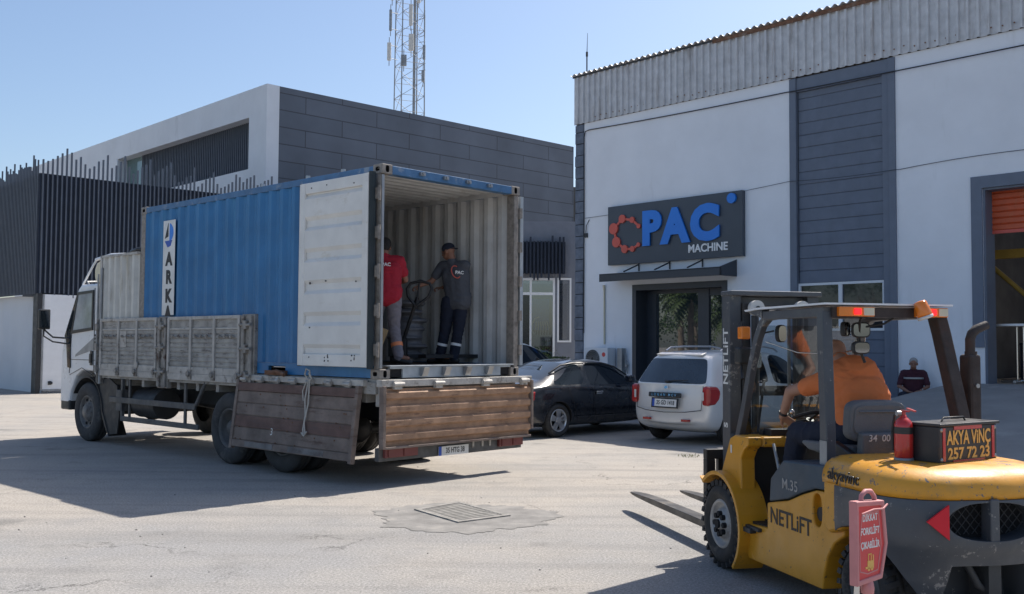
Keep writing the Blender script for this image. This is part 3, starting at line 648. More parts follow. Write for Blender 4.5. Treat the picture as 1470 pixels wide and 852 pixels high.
b.tube([(.08, .12, .35), (-.0, .12, .55), (-.0, .12, .75), (.1, .12, .95), (.25, .12, 1.0)], .025, 6); b.build('tubes', M['whiteletter'], t)
b = MB(); rn = random.Random(14)
hd = thing('shrub', (E0[0] + .75, E0[1] - .5, 0), 0, 'low dark green shrub under the shop window', 'shrub')
for i in range(700):
    p = Vector((rn.gauss(0, .22), rn.gauss(0, .18), abs(rn.gauss(.95, .35)))); p.z = min(p.z, 1.85); d = Vector((rn.uniform(-1, 1), rn.uniform(-1, 1), rn.uniform(-.5, 1))).normalized() * .06; e = d.cross(Vector((rn.uniform(-1, 1), rn.uniform(-1, 1), 1))).normalized() * .025
    b.add([p, p + d * .5 + e, p + d, p + d * .5 - e], [(0, 1, 2, 3)])
b.build('foliage', M['leaf'], hd, recalc=False)
b = MB(); b.tube([(0, 0, 0), (.02, 0, .8)], .03, 6); b.build('stem', M['bark'], hd)
# sliver of a farther building between the two
fb = thing('far_building', (5.0, 54, 0), 0, 'narrow strip of cream building with dark roof seen in the gap', 'building')
b = MB(); b.box(-2, 3, 0, 4, 0, 8.0); b.build('wall', M['cream_wall'], fb)
b = MB(); b.box(-2, 3, -.3, 4, 8.0, 10.2); b.build('roof', M['inside'], fb)
b = MB(); b.box(.35, .75, -.02, .1, 4.6, 6.2); b.build('window', M['greenglass'], fb)

# ------------------------------------------------------------------ slat screen building at left
FG = Vector((-15.435, 32.525, 0)); 
ss = thing('slat_screen', FG, R(43.3), 'long screen of dark vertical slats with jagged tops on the left', 'slat screen')
LF = 15.0
hts = [8.02, 8.1, 8.25, 8.35, 8.55, 8.4, 8.1, 8.2, 7.95, 7.8, 7.9, 8.1, 8.2, 8.4, 7.95, 8.05, 8.2, 8.42, 7.85, 8.0]
b = MB(); b.box(0, LF, .10, .22, 3.28, 7.22); b.box(.02, .12, .22, 10, 3.28, 7.22); b.box(0, LF, .2, 1.5, 3.2, 3.28); b.build('backing', M['slatback'], ss)
b = MB(); i = 0; x = .06; rn = random.Random(21)
ramps = [60, 53, 64, 80, 95, 115, 100, 74, 88, 60, 45, 55, 78, 90, 110, 58, 72, 92, 115, 70, 42, 60, 80, 92, 118, 50, 68, 84, 100, 115, 62, 28, 36, 58, 68, 108, 22, 40, 56, 75, 95, 45, 25, 34, 48, 60, 100, 88, 70, 88, 95, 110, 60, 70, 88, 95, 115, 50, 70, 90, 100, 85, 70, 45]
while x < LF:
    ht = 7.22 + ramps[i % len(ramps)] * .0078 + rn.uniform(-.02, .02)
    b.box(x, x + .042, .02, .10, 3.28 - (.14 if i % 7 == 0 else .0) - (.06 if i % 3 == 0 else 0), ht); x += .15; i += 1
b.build('slats', M['slat'], ss)
b = MB(); y = .2; i = 0
while y < 9.9: b.box(-.045, 0.0, y, y + .042, 3.25, 7.22 + ramps[(i * 7 + 3) % len(ramps)] * .0055); y += .15; i += 1
b.build('side_slats', M['slat'], ss)
# white wall under the screen, with a white steel door leaf
wl = thing('boundary_wall', FG, R(43.3), 'pale wall with a dark end post below the slat screen', 'wall')
b = MB(); b.box(1.9, LF, .06, .28, 0, 3.26); b.box(.3, .5, .3, 10, 0, 3.26); b.build('wall', M['frame_white'], wl)
b = MB(); b.box(0, .14, .0, .4, 0, 3.27); b.build('post', M['darksteel'], wl)
dg = thing('steel_door', FG, R(43.3), 'big white steel door between dark post and truck cab', 'door')
b = MB(); b.box(.16, 1.88, .02, .08, .10, 3.24); b.build('leaf', M['gate'], dg, bevel=.01)
b = MB(); b.box(.16, .22, .0, .02, .1, 3.24); b.box(.22, 1.88, .0, .02, .08, .14); b.build('trim', M['galv'], dg)
b = MB(); b.tube([(.42, 0, .34), (.52, -.05, .34)], .04, 8); b.box(.4, .5, -.02, .02, .28, .40); b.build('floor_bolt', M['darksteel'], dg)

# ------------------------------------------------------------------ lattice tower
tw = thing('lattice_tower', (-9.46, 90, 0), R(24), 'steel lattice telecom tower with panel antennas behind the dark building', 'tower')
HW = 1.12; Z1, Z2 = 18, 44
def legp(i, z): s_ = HW * (1 - .006 * (z - Z1)); return Vector(((-1, 1, 1, -1)[i] * s_, (-1, -1, 1, 1)[i] * s_, z))
b = MB()
for i in range(4): b.tube([legp(i, 0), legp(i, Z2)], .055, 6)
b.build('legs', M['galv'], tw)
b = MB(); z = 0; k = 0
while z < Z2:
    for i in range(4):
        j = (i + 1) % 4; b.tube([legp(i, z), legp(j, z)], .022, 4); m_ = (legp(i, z + 1.5) + legp(j, z + 1.5)) / 2
        b.tube([legp(i, z), legp(j, z + 1.5)], .022, 4) if k % 2 else b.tube([legp(j, z), legp(i, z + 1.5)], .022, 4)
    z += 1.5; k += 1
b.build('bracing', M['galv'], tw)
b = MB(); b.tube([(.25, -.6, 0), (.25, -.6, Z2)], .13, 8); b.tube([(.5, -.6, 0), (.5, -.6, Z2)], .05, 6); b.build('cable_riser', M['galv'], tw)
Minv = Matrix.Rotation(-R(24), 4, 'Z')
def ant(dx, z0, z1, wd, m, dy=-1.2):
    p = Minv @ Vector((dx, dy, 0)); b = MB(); X = Matrix.Translation((p.x, p.y, 0)) @ Minv
    b.box(-wd, wd, -.12, .12, z0, z1, X); b.build('panel_antenna', M[m], tw, bevel=.02)
    b = MB(); q = Minv @ Vector((dx * .6, dy * .5, 0))
    for z in (z0 + .2, z1 - .2): b.tube([(p.x, p.y, z), (q.x, q.y, z)], .03, 5)
    b.tube([(p.x, p.y, z0 - .5), (p.x, p.y, z1 + .5)], .035, 6); b.build('antenna_mount', M['galv'], tw)
ant(-1.72, 27.1, 28.7, .17, 'antenna'); ant(-1.62, 29.8, 31.7, .12, 'galv'); ant(.25, 28.0, 29.5, .22, 'antenna'); ant(.20, 30.3, 32.2, .16, 'antenna'); ant(1.45, 29.2, 31.2, .05, 'galv'); ant(1.42, 27.2, 28.5, .12, 'galv'); ant(1.35, 25.2, 26.2, .14, 'galv'); ant(-.4, 26.6, 27.6, .25, 'galv'); ant(-1.5, 32.6, 34.4, .13, 'antenna'); ant(.9, 32.4, 34.2, .14, 'antenna')
for q in (( 1.45, 29.), (1.45, 31.4), (1.5, 26.4), (1.5, 27.)):
    p = Minv @ Vector((q[0], -.6, 0)); b = MB(); b.tube([(p.x * .6, p.y * .6, q[1]), (p.x, p.y, q[1])], .03, 5); b.build('outrigger', M['galv'], tw)

# ------------------------------------------------------------------ palms, hedge and a low house across the yard (mirrored in the entrance glass)
def palm(x, y, h, seed, label):
    rn = random.Random(seed); t = thing('palm_tree', (x, y, 0), rn.uniform(0, 6), label, 'palm tree', 'palms across the yard')
    b = MB(); n = 12; b.tube([(.12 * math.sin(k * .5), 0, h * k / n) for k in range(n + 1)], [.20 - .05 * k / n + .02 * (k % 2) for k in range(n + 1)], 10); b.build('trunk', M['bark'], t)
    b = MB(); top = Vector((.12 * math.sin(n * .5), 0, h))
    for k in range(46):
        a = rn.uniform(0, 6.28); el = rn.uniform(-.5, 1.2); L = rn.uniform(1.5, 2.1); p = top.copy(); d = Vector((math.cos(a) * math.cos(el), math.sin(a) * math.cos(el), math.sin(el))); side = Vector((-math.sin(a), math.cos(a), 0)); m_ = 9
        for s_ in range(m_):
            q = p + d * (L / m_); d = (d + Vector((0, 0, -.17))).normalized(); wl_ = .42 * math.sin(math.pi * (s_ + 1.2) / (m_ + 1.4))
            for sg_ in (-1, 1):
                tip = (p + q) / 2 + side * sg_ * wl_ + d * .18 - Vector((0, 0, .10)); b.add([p, q, tip], [(0, 1, 2)])
            b.add([p - side * .012, p + side * .012, q + side * .01, q - side * .01], [(0, 1, 2, 3)]); p = q
    b.build('crown', M['palmleaf'], t, recalc=False); return t
for i, (x, y, h) in enumerate(((-22, 21.5, 3.4), (-24.5, 23.3, 4.2), (-27, 20.3, 3.8), (-29, 23.5, 4.6), (-31, 18.5, 4.2), (-25.5, 18.3, 3.5))): palm(x, y, h, 30 + i, 'palm tree standing across the yard left of the truck')

def leafy_tree(x, y, h, r, seed, label):
    rn = random.Random(seed); t = thing('tree', (x, y, 0), 0, label, 'tree', 'trees across the yard')
    b = MB(); b.tube([(0, 0, 0), (.1, 0, h * .3), (0, .1, h * .6)], [.2, .15, .07], 8)
    for k in range(6): a = rn.uniform(0, 6.28); b.tube([(.05, 0, h * .4), (r * .6 * math.cos(a), r * .6 * math.sin(a), h * rn.uniform(.6, .9))], [.08, .02], 6)
    b.build('trunk', M['bark'], t); b = MB()
    for k in range(34):
        a = rn.uniform(0, 6.28); q = r * math.sqrt(rn.random()); c = Vector((q * math.cos(a), q * math.sin(a), h * rn.uniform(.28, 1.0))); cr = rn.uniform(.5, .9)
        for _ in range(70):
            p = c + Vector((rn.gauss(0, 1), rn.gauss(0, 1), rn.gauss(0, .8))) * cr * .5; d = Vector((rn.uniform(-1, 1), rn.uniform(-1, 1), rn.uniform(-1, 1))).normalized() * .16; e = d.cross(Vector((rn.uniform(-1, 1), rn.uniform(-1, 1), rn.uniform(-1, 1)))).normalized() * .08
            b.add([p, p + d * .5 + e, p + d, p + d * .5 - e], [(0, 1, 2, 3)])
    b.build('crown', M['leaf'], t, recalc=False)
for i, (x, y, h, r) in enumerate(((-36, 4, 6.5, 3), (-35, 10, 7, 3.2), (-37, 16, 6, 3), (-36, 22, 7.2, 3.2), (-35, 27.5, 6.2, 2.8))): leafy_tree(x, y, h, r, 60 + i, 'dark green broadleaf tree in the row across the yard behind the palms')

# ------------------------------------------------------------------ truck (local: x forward, y towards the side we see, z up; origin below the rear near corner)
TO = (-1.567, 11.928, 0); TA = R(136.92)
tr = thing('flatbed_truck', TO, TA, 'old white three axle flatbed truck carrying the blue container', 'truck')
def side_fx(x, z, y=.06): return frame((x, y, z), (-1, 0, 0), (0, 0, 1))     # faces +y
def rear_fx(x, y, z): return frame((x, y, z), (0, -1, 0), (0, 0, 1))          # faces -x
def wheel(parent, c, R_, wd, rim_r, sgn=1, style='truck', rimmat='rimdark', tyremat='rubberdusty'):
    """axle along y; outer face towards sgn*y"""
    y1 = c[1] + sgn * wd / 2; y0 = c[1] - sgn * wd / 2; s_ = sgn
    b = MB(); k = R_
    b.lathe([(y0, rim_r), (y0, k * .80), (y0 + s_ * .03, k * .965), (y0 + s_ * .055, k), (y0 + s_ * wd * .36, k), (y0 + s_ * wd * .38, k - .012), (y0 + s_ * wd * .42, k - .012), (y0 + s_ * wd * .44, k), (y0 + s_ * wd * .56, k), (y0 + s_ * wd * .58, k - .012), (y0 + s_ * wd * .62, k - .012), (y0 + s_ * wd * .64, k), (y1 - s_ * .055, k), (y1 - s_ * .03, k * .965), (y1 - s_ * .006, k * .86), (y1, k * .76), (y1 - s_ * .008, rim_r + .035), (y1 - s_ * .018, rim_r + .012), (y1 - s_ * .03, rim_r)], (c[0], 0, c[2]), 'y', 48)
    if style in ('truck', 'lug'):
        n = 44 if style == 'truck' else 26; h = .012 if style == 'truck' else .030
        for i in range(n):
            a = 2 * math.pi * i / n
            for q in (0, 1):
                aa = a + (q * math.pi / n); X = Matrix.Translation((c[0], c[1], c[2])) @ Matrix.Rotation(-aa, 4, 'Y') @ Matrix.Rotation(R(14 if q else -14), 4, 'X')
                w0 = (.02, wd * .47) if q else (-wd * .47, -.02)
                b.box(k - .02, k + h * .6, w0[0], w0[1], -k * math.pi / n * .5, k * math.pi / n * .5, X) if style == 'lug' else None
    wh = b.build('wheel', M[tyremat], parent)
    b = MB()
    if style == 'truck' or style == 'dual':
        dp = .02 if style == 'truck' else .13
        b.lathe([(y1 - s_ * .03, rim_r + .005), (y1 - s_ * .02, rim_r - .012), (y1 - s_ * (.05), rim_r - .03), (y1 - s_ * (.06 + dp), rim_r - .04), (y1 - s_ * (.05 + dp), rim_r * .62), (y1 - s_ * (.04 + dp * .8), rim_r * .58), (y1 + s_ * (.01 - dp * .6), rim_r * .42), (y1 + s_ * (.02 - dp * .6), .0)] if style == 'truck' else
                [(y1 - s_ * .03, rim_r + .005), (y1 - s_ * .02, rim_r - .012), (y1 - s_ * .06, rim_r - .035), (y1 - s_ * .17, rim_r - .05), (y1 - s_ * .18, rim_r * .45), (y1 - s_ * .06, rim_r * .38), (y1 - s_ * .04, rim_r * .30), (y1 - s_ * .04, 0)], (c[0], 0, c[2]), 'y', 40)
        hy = y1 - s_ * (.05 + dp) if style == 'truck' else y1 - s_ * .17
        for i in range(10):
            a = 2 * math.pi * i / 10; b.cyl((c[0] + rim_r * .50 * math.cos(a), hy, c[2] + rim_r * .50 * math.sin(a)), (c[0] + rim_r * .50 * math.cos(a), hy + s_ * .045, c[2] + rim_r * .50 * math.sin(a)), .016, n=6)
        b.cur = 1
        for i in range(8 if style == 'truck' else 0):
            a = 2 * math.pi * (i + .5) / 8; b.cyl((c[0] + rim_r * .76 * math.cos(a), hy + s_ * .005, c[2] + rim_r * .76 * math.sin(a)), (c[0] + rim_r * .76 * math.cos(a), hy + s_ * .013, c[2] + rim_r * .76 * math.sin(a)), .026, n=10)
    elif style == 'lug':
        b.lathe([(y1 - s_ * .03, rim_r + .005), (y1 - s_ * .015, rim_r - .008), (y1 - s_ * .03, rim_r - .025), (y1 - s_ * .055, rim_r - .035), (y1 - s_ * .06, rim_r * .66), (y1 - s_ * .03, rim_r * .62), (y1 - s_ * .03, rim_r * .24), (y1 - s_ * .005, rim_r * .22), (y1 - s_ * .005, 0)], (c[0], 0, c[2]), 'y', 40)
        b.cur = 1
        for i in range(8):
            a = 2 * math.pi * i / 8; p = (c[0] + rim_r * .42 * math.cos(a), c[2] + rim_r * .42 * math.sin(a)); b.cyl((p[0], y1 - s_ * .04, p[1]), (p[0], y1 + s_ * .0, p[1]), .021, n=8)
        b.cyl((c[0], y1 - s_ * .03, c[2]), (c[0], y1 + s_ * .012, c[2]), .035, n=12)
    elif style == 'car':
        b.lathe([(y1 - s_ * .02, rim_r + .004), (y1 - s_ * .012, rim_r - .008), (y1 - s_ * .04, rim_r - .022), (y1 - s_ * .10, rim_r - .03)], (c[0], 0, c[2]), 'y', 40)
        for i in range(5):
            a = 2 * math.pi * i / 5 + .3
            for da in (-.13, .13):
                X = Matrix.Translation((c[0], y1 - s_ * .03, c[2])) @ Matrix.Rotation(-a, 4, 'Y'); e = rim_r - .015; ww = .030
                b.prism([(.03, -.035), (e, -ww - da * .22), (e, ww - da * .22), (.03, .035)], -.012, .012, 'y', X)
        b.cyl((c[0], y1 - s_ * .05, c[2]), (c[0], y1 - s_ * .008, c[2]), .06, n=16); b.cur = 1
        b.cyl((c[0], y1 - s_ * .12, c[2]), (c[0], y1 - s_ * .11, c[2]), rim_r - .02, n=32)
    b.build('rim', [M[rimmat], M['matteblack']], wh, recalc=True)
    return wh
TW = 2.44
# wheels
for y, s_ in ((-.10, 1), (-TW + .10, -1)): wheel(tr, (7.84, y, .50), .50, .27, .28, s_, 'truck', 'hubgrey')
for x in (3.28, 1.98):
    wheel(tr, (x, -.09, .50), .50, .26, .28, 1, 'dual'); wheel(tr, (x, -.40, .50), .50, .26, .28, 1, 'dual')
    wheel(tr, (x, -TW + .09, .50), .50, .26, .28, -1, 'dual'); wheel(tr, (x, -TW + .40, .50), .50, .26, .28, -1, 'dual')
# chassis and running gear
b = MB()
for y in (-.80, -1.64): b.box(-.0, 8.5, y - .04, y + .04, .72, .98)
for x in (.1, 1.4, 2.6, 4.2, 5.4, 6.6, 8.2): b.box(x, x + .1, -1.6, -.84, .76, .94)
for x in (1.98, 3.28, 7.84): b.cyl((x, -.45, .5), (x, -1.99, .5), .075, n=12); b.sphere((x, -1.22, .5), (.2, .24, .2))
b.cyl((3.4, -1.22, .55), (7.2, -1.22, .72), .06, n=10)
for x in (1.98, 3.28): 
    for y in (-.72, -1.72): b.box(x - .55, x + .55, y - .04, y + .04, .58, .68)
b.build('chassis', M['darksteel'], tr)
b = MB(); b.box(.05, 7.35, -2.42, -.02, 1.16, 1.28); b.box(.05, 7.35, -.03, .02, 1.10, 1.24)
for k in range(13): b.box(.3 + k * .56, .38 + k * .56, -2.4, -.04, .99, 1.16)
b.build('flatbed', M['boardpaint'], tr)
b = MB(); b.cyl((6.3, -.25, .72), (5.55, -.25, .72), .24, n=20); b.build('fuel_tank', M['darksteel'], tr)
b = MB(); b.box(6.50, 6.72, -.12, .03, .58, .92); b.box(4.2, 6.95, .0, .035, .71, .80); b.box(4.10, 6.55, .0, .035, .42, .50); b.box(6.50, 6.56, -.02, .03, .42, 1.1); b.box(6.30, 6.35, -.03, .0, .42, 1.14); b.box(4.52, 4.58, -.03, .0, .42, 1.12)
b.tube([(4.2, .01, .78), (3.95, .0, 1.12)], .03, 6); b.build('side_guard', M['rimdark'], tr, bevel=.006)
b = MB()
b.strip(arc(7.84, .50, .60, 30, 178, 14), -.30, .02, .012, 'y'); b.add([(7.26, .015, .55), (7.26, -.30, .55), (7.0, -.30, .14), (7.0, .015, .14), (7.245, .015, .55), (7.245, -.3, .55), (6.985, -.3, .14), (6.985, .015, .14)], [(0, 1, 2, 3), (4, 7, 6, 5), (0, 3, 7, 4), (3, 2, 6, 7)])
b.prism([(7.30, .5), (7.40, 1.05), (7.05, 1.10), (6.75, .98), (6.65, .55), (6.72, .20), (7.05, .16), (7.18, .3)], -.02, .0, 'y')
b.build('mudguard', M['darksteel'], tr)
# cab
prof = [(7.38, .98), (7.36, 2.66), (8.16, 2.70), (8.30, 2.62), (8.80, 1.80), (8.90, 1.45), (8.90, .62), (8.46, .60)] + arc(7.90, .62, .60, 0, 130, 10)[1:] 
prof = [(7.38, 1.10), (7.36, 2.64), (7.42, 2.70), (8.14, 2.70), (8.26, 2.62), (8.76, 1.84), (8.88, 1.50), (8.90, .62), (8.52, .60), (8.46, .82), (8.26, 1.10), (8.05, 1.20), (7.62, 1.20), (7.48, 1.10)]
b = MB(); b.prism(prof, .03, -2.33, 'y'); b.build('cab', M['cabwhite'], tr, bevel=.05)
b = MB(); b.box(8.50, 8.86, -2.34, .03, .50, .68); b.box(8.60, 8.89, -2.33, .02, .68, .82); b.build('front_bumper', M['darksteel'], tr, bevel=.03)
b = MB(); b.box(8.86, 8.93, -.30, -.05, .98, 1.30); b.build('corner_lamp', M['trimblack'], tr, bevel=.01)
# door window and frame
dwin = [(7.66, 1.95), (8.40, 1.90), (8.20, 2.52), (7.66, 2.54)]
dfr = [(7.61, 1.90), (8.47, 1.84), (8.24, 2.57), (7.61, 2.59)]
def ringp(b, outer, inner, y0, y1):
    n = len(outer); v = [(p[0], y, p[1]) for y in (y0, y1) for p in outer] + [(p[0], y, p[1]) for y in (y0, y1) for p in inner]
    f = []
    for i in range(n):
        j = (i + 1) % n; f += [(i, j, 2 * n + j, 2 * n + i), (n + i, 3 * n + i, 3 * n + j, n + j), (i, n + i, n + j, j), (2 * n + i, 2 * n + j, 3 * n + j, 3 * n + i)]
    b.add(v, f)
b = MB(); ringp(b, dfr, dwin, .03, .052); df = b.build('window_frame', M['trimblack'], tr, bevel=.004)
M['cabglass'] = mat('cab_glass', (.34, .37, .40), .06, var=.3, scale=2, ior=1.9)  # pale base colour paints in the sky brightness reflected in and seen through the pane
b = MB(); b.prism(dwin, .030, .044, 'y'); b.build('pane', M['cabglass'], df)
b = MB(); b.prism([(8.27, 2.52), (8.73, 1.80), (8.66, 1.74), (8.58, 1.25), (8.46, 1.24), (8.50, 1.84), (8.21, 2.54)], .03, .047, 'y'); b.build('corner_panel', M['glass'], tr)
b = MB(); b.add([(8.29, -.12, 2.56), (8.76, -.12, 1.86), (8.76, -2.18, 1.86), (8.29, -2.18, 2.56)], [(0, 1, 2, 3)], Matrix.Translation((.035, 0, .02))); b.build('windscreen', M['glass'], tr)
b = MB(); b.tube([(7.60, .035, 1.14), (8.02, .035, 1.25), (8.50, .035, 1.12)], .006, 4); b.tube([(7.58, .035, 2.62), (7.56, .035, 1.16)], .006, 4); b.tube([(8.46, .035, 1.88), (8.52, .035, 1.15)], .006, 4); b.box(7.45, 8.55, .028, .036, 1.385, 1.395); b.build('door_seam', M['trimblack'], tr)
b = MB(); b.box(7.60, 7.69, .03, .05, 1.30, 1.55); b.box(7.61, 7.68, .05, .07, 1.34, 1.50); b.build('door_handle', M['trimblack'], tr, bevel=.008)
b = MB(); b.prism([(7.52, 1.80), (7.52, 1.58), (8.30, 1.44), (8.28, 1.48)], .032, .036, 'y'); b.build('grey_stripe', M['galv'], tr)
b = MB()
for k in range(3): b.box(7.42, 7.55, .03, .04, 1.68 + k * .06, 1.71 + k * .06)
b.build('air_vent', M['trimblack'], tr)
# door mirror
b = MB(); b.box(9.06, 9.14, .16, .36, 1.92, 2.28); mo = b.build('wing_mirror', M['trimblack'], tr, bevel=.02)
b = MB(); b.box(9.04, 9.06, .18, .34, 1.95, 2.25); b.build('mirror_glass', M['glass'], mo)
b = MB(); b.tube([(8.55, .04, 1.76), (8.85, .20, 1.78), (9.10, .26, 1.92)], .016, 7); b.tube([(8.55, .04, 1.66), (8.85, .2, 1.70), (9.1, .26, 1.80), (9.1, .26, 1.92)], .014, 7); b.build('mirror_arm', M['black'], mo)
b = MB(); b.tube([(7.30, .05, 1.0), (7.30, .05, 2.95)], .022, 8); b.tube([(7.44, .05, 1.25), (7.42, .05, 2.85)], .016, 8); b.tube([(8.1, -.1, 2.70), (8.2, -.1, 2.76), (8.25, -.4, 2.78)], .015, 6); b.build('grab_rails', M['galv'], tr)
# cream roof fairing above cab
b = MB(); P_ = [(7.42, 2.72), (7.92, 2.74), (7.99, 2.84), (7.98, 2.98), (7.90, 3.08), (7.74, 3.13), (7.42, 3.15)]
b.prism(P_, -.12, -2.1, 'y'); b.build('roof_fairing', M['cream'], tr, bevel=.05)
b = MB(); b.tube([(8.25, -.05, 2.70), (8.02, -.08, 2.96), (7.86, -.1, 3.12)], .018, 8); b.tube([(7.86, -.1, 3.13), (7.3, -.1, 3.18), (6.1, -.1, 3.13)], .03, 8); b.build('fairing_strut', M['cabwhite'], tr)
# tall corrugated sheet box behind the cab
b = MB(); b.strip([(x, y - .03) for x, y in trap(6.10, 7.36, .21, .05)], 2.09, 3.13, .008)
b.box(6.1, 7.36, -2.3, -.05, 3.09, 3.12); b.box(7.33, 7.36, -2.3, -.05, 2.1, 3.1)
b.build('front_locker', M['box_sheet'], tr)
b = MB(); b.box(6.08, 7.38, -.05, .04, 3.12, 3.16); b.box(7.33, 7.39, -.05, .04, 2.0, 3.16); b.build('locker_rim', M['oldwhite'], tr)
b = MB(); b.tube([(6.1, -.15, 3.19), (6.3, -.1, 3.22), (6.6, -.12, 3.19)], .04, 6); b.build('tarp_roll', M['black'], tr)

# raised side boards
M['postrust'] = mat('post_rusty_white', (.27, .25, .225), .7, var=.3, scale=9, dirt=(.085, .05, .035), damt=.75, dscale=7, bump=.4)
def sideboard(x0, x1, nb, endpost):
    b = MB(); zb, ztp = 1.14, 2.09
    b.box(x0, x1, .02, .045, zb + .18, ztp - .02)
    bd = b.build('side_board', M['boardpaint'], tr)
    b = MB()
    b.box(x0, x1, .045, .075, ztp - .05, ztp); b.box(x0, x1, .045, .065, ztp - .20, ztp - .17); b.box(x0, x1, .045, .07, zb + .10, zb + .20); b.box(x0, x1, .0, .07, zb, zb + .10)
    for k in range(nb + 1):
        x = x0 + .03 + (x1 - x0 - .06) * k / nb; b.box(x - .028, x + .028, .045, .082, zb + .12, ztp - .01)
    b.build('board_frame', M['oldwhite'], bd, bevel=.006)
    b = MB(); n = 8
    for k in range(n):
        z = zb + .22 + k * .068; b.box(x0 + .05, x1 - .05, .045, .056, z, z + .052)
    b.build('board_planks', M['boardpaint'], bd, bevel=.005)
    for k in range(nb):
        xa = x0 + .03 + (x1 - x0 - .06) * k / nb; wbay = (x1 - x0 - .06) / nb
        b = MB(); b.box(xa + .08, xa + wbay - .08, .046, .052, ztp - .33, ztp - .21)
        for q in range(3):
            xx = xa + wbay * (.25 + .25 * q); b.tube([(xx - .045, .05, ztp - .31), (xx, .095, ztp - .30), (xx + .045, .05, ztp - .31)], .012, 6); b.sphere((xx, .09, ztp - .29), .022, 8)
        b.build('rope_hook_bar', M['postrust'], bd)
        b = MB(); b.cyl((xa, .06, zb + .10), (xa, .12, zb + .10), .04, n=10); b.box(xa - .05, xa + .05, .05, .09, zb + .02, zb + .16); b.build('hinge', M['postrust'], bd)
    return bd
bd = sideboard(5.32, 7.26, 3, True)
b = MB(); b.box(6.35, 6.62, .056, .062, 1.62, 1.88); b.build('patch_plate', M['oldwhite'], bd)
b = MB(); b.cyl((5.95, .07, 1.34), (5.95, .09, 1.34), .055, n=14); b.build('round_marker', M['oldwhite'], bd)
sideboard(2.95, 4.98, 3, True)
for x0, x1, mm in ((4.99, 5.31, 'rust'), (2.62, 2.94, 'rust'), (7.27, 7.40, 'rust')):
    b = MB(); b.box(x0, x1, -.02, .05, 1.0, 2.10); b.box(x0 + .03, x0 + .10, .05, .085, 1.02, 2.08); b.box(x1 - .10, x1 - .03, .05, .085, 1.02, 2.08)
    for z in (1.25, 1.62, 1.95): b.tube([(x0 + .02, .10, z), (x1 - .02, .10, z)], .022, 8); b.box((x0 + x1) / 2 - .04, (x0 + x1) / 2 + .04, .05, .12, z - .06, z + .06)
    M['postrust'] = M.get('postrust') or mat('post_rusty_white', (.27, .25, .225), .7, var=.3, scale=9, dirt=(.085, .05, .035), damt=.75, dscale=7, bump=.4)
    b.build('board_post', M['postrust'], tr, bevel=.008)
# lowered side board hanging towards us
def tiltX(x, z, a): return Matrix.Translation((0, x, z)) @ Matrix.Rotation(R(a), 4, 'X')
hb = MB(); HX = Matrix.Translation((0, .06, 1.19)) @ Matrix.Rotation(R(7), 4, 'X')
for k in range(2): hb.box(.30, 2.90, -.0, .035, -.14 - .165 * (k + 1) + .006, -.14 - .165 * k - .006, HX)
hb.box(.30, 2.90, -.0, .033, -.80, -.64, HX); hb.box(.31, 2.89, .004, .02, -.82, -.14, HX)
drop = hb.build('lowered_side_board', M['woodgrey'], tr, bevel=.004)
b = MB(); b.box(.30, 2.92, -.005, .05, -.14, -.03, HX); b.build('top_plank', M['woodred'], drop, bevel=.006); b = MB(); b.box(.31, 2.89, -.0, .037, -.629, -.476, HX); b.build('reddish_plank', M['woodred'], drop, bevel=.006)
b = MB(); b.box(.25, .31, -.01, .055, -.93, -.0, HX); b.box(2.88, 2.94, -.01, .055, -.93, .0, HX); b.box(.31, 2.88, -.005, .05, -.90, -.81, HX)
b.build('edge_frame', M['woodgrey'], drop, bevel=.004)
M['strap'] = mat('worn_strap', (.20, .19, .185), .6, metal=.3, var=.3, dirt=(.12, .09, .08), damt=.5)
each('metal_strap', M['strap'], drop, [lambda b: b.box(.8, 1.55, .05, .055, -.885, -.82, HX), lambda b: b.box(1.9, 2.55, .05, .055, -.885, -.82, HX)])
rq = random.Random(12)
for k in range(26): x, z = rq.uniform(.35, 2.85), -.16 - .165 * rq.randint(0, 3) - rq.choice([.02, .14]); b = MB(); b.cyl((x, .03, z), (x, .042, z), .010, n=6, X=HX); b.build('bolt', M['rust'], drop)
b = MB(); b.box(.22, 2.96, .0, .075, 1.19, 1.27)
for k in range(7): x = .45 + k * .38; b.box(x, x + .10, .06, .10, 1.17, 1.26); b.cyl((x - .02, .10, 1.21), (x + .12, .10, 1.21), .028, n=8)
b.build('hinge_rail', M['oldwhite'], tr, bevel=.006)
# stubs hanging by the lowered board (little white chalk mark)
text('3', .13, M['plate'], drop, HX @ frame((1.98, .037, -.66), (1, 0, 0), (0, 0, 1)) @ Matrix.Rotation(R(180), 4, 'Y'), 'chalk_mark', .0005)
# tail board: ribbed timber, sunlit edge-on
tb = MB(); pl = []
z = .50
for k in range(4): pl += [(-.075, z), (-.075, z + .035), (-.115, z + .06), (-.115, z + .125), (-.075, z + .150)]; z += .165
TX = Matrix.Identity(4)
tb.strip([(-.075 - 0, .48)] + pl + [(-.075, 1.17)], -2.56, .0, -.02, 'y')
tl = tb.build('tail_board', M['woodbrown'], tr, bevel=.003)
b = MB(); b.box(-.13, -.05, .0, .045, .46, 1.20); b.box(-.13, -.05, -2.60, -2.56, .56, 1.22); b.box(-.125, -.05, -2.56, .0, .455, .482); b.build('edge_frame', M['woodgrey'], tl, bevel=.004)
b = MB(); b.box(-.10, .0, -2.60, .05, 1.19, 1.275)
for y in (-.12, -.78, -1.62, -2.35): b.box(-.14, -.09, y - .12, y, 1.16, 1.26); b.cyl((-.14, y - .14, 1.22), (-.14, y + .02, 1.22), .028, n=8)
b.build('rear_rail', M['oldwhite'], tr, bevel=.006)
b = MB(); b.box(-.02, .10, -.12, -.02, .95, 1.19); b.build('corner_bracket', M['oldwhite'], tr, bevel=.01)
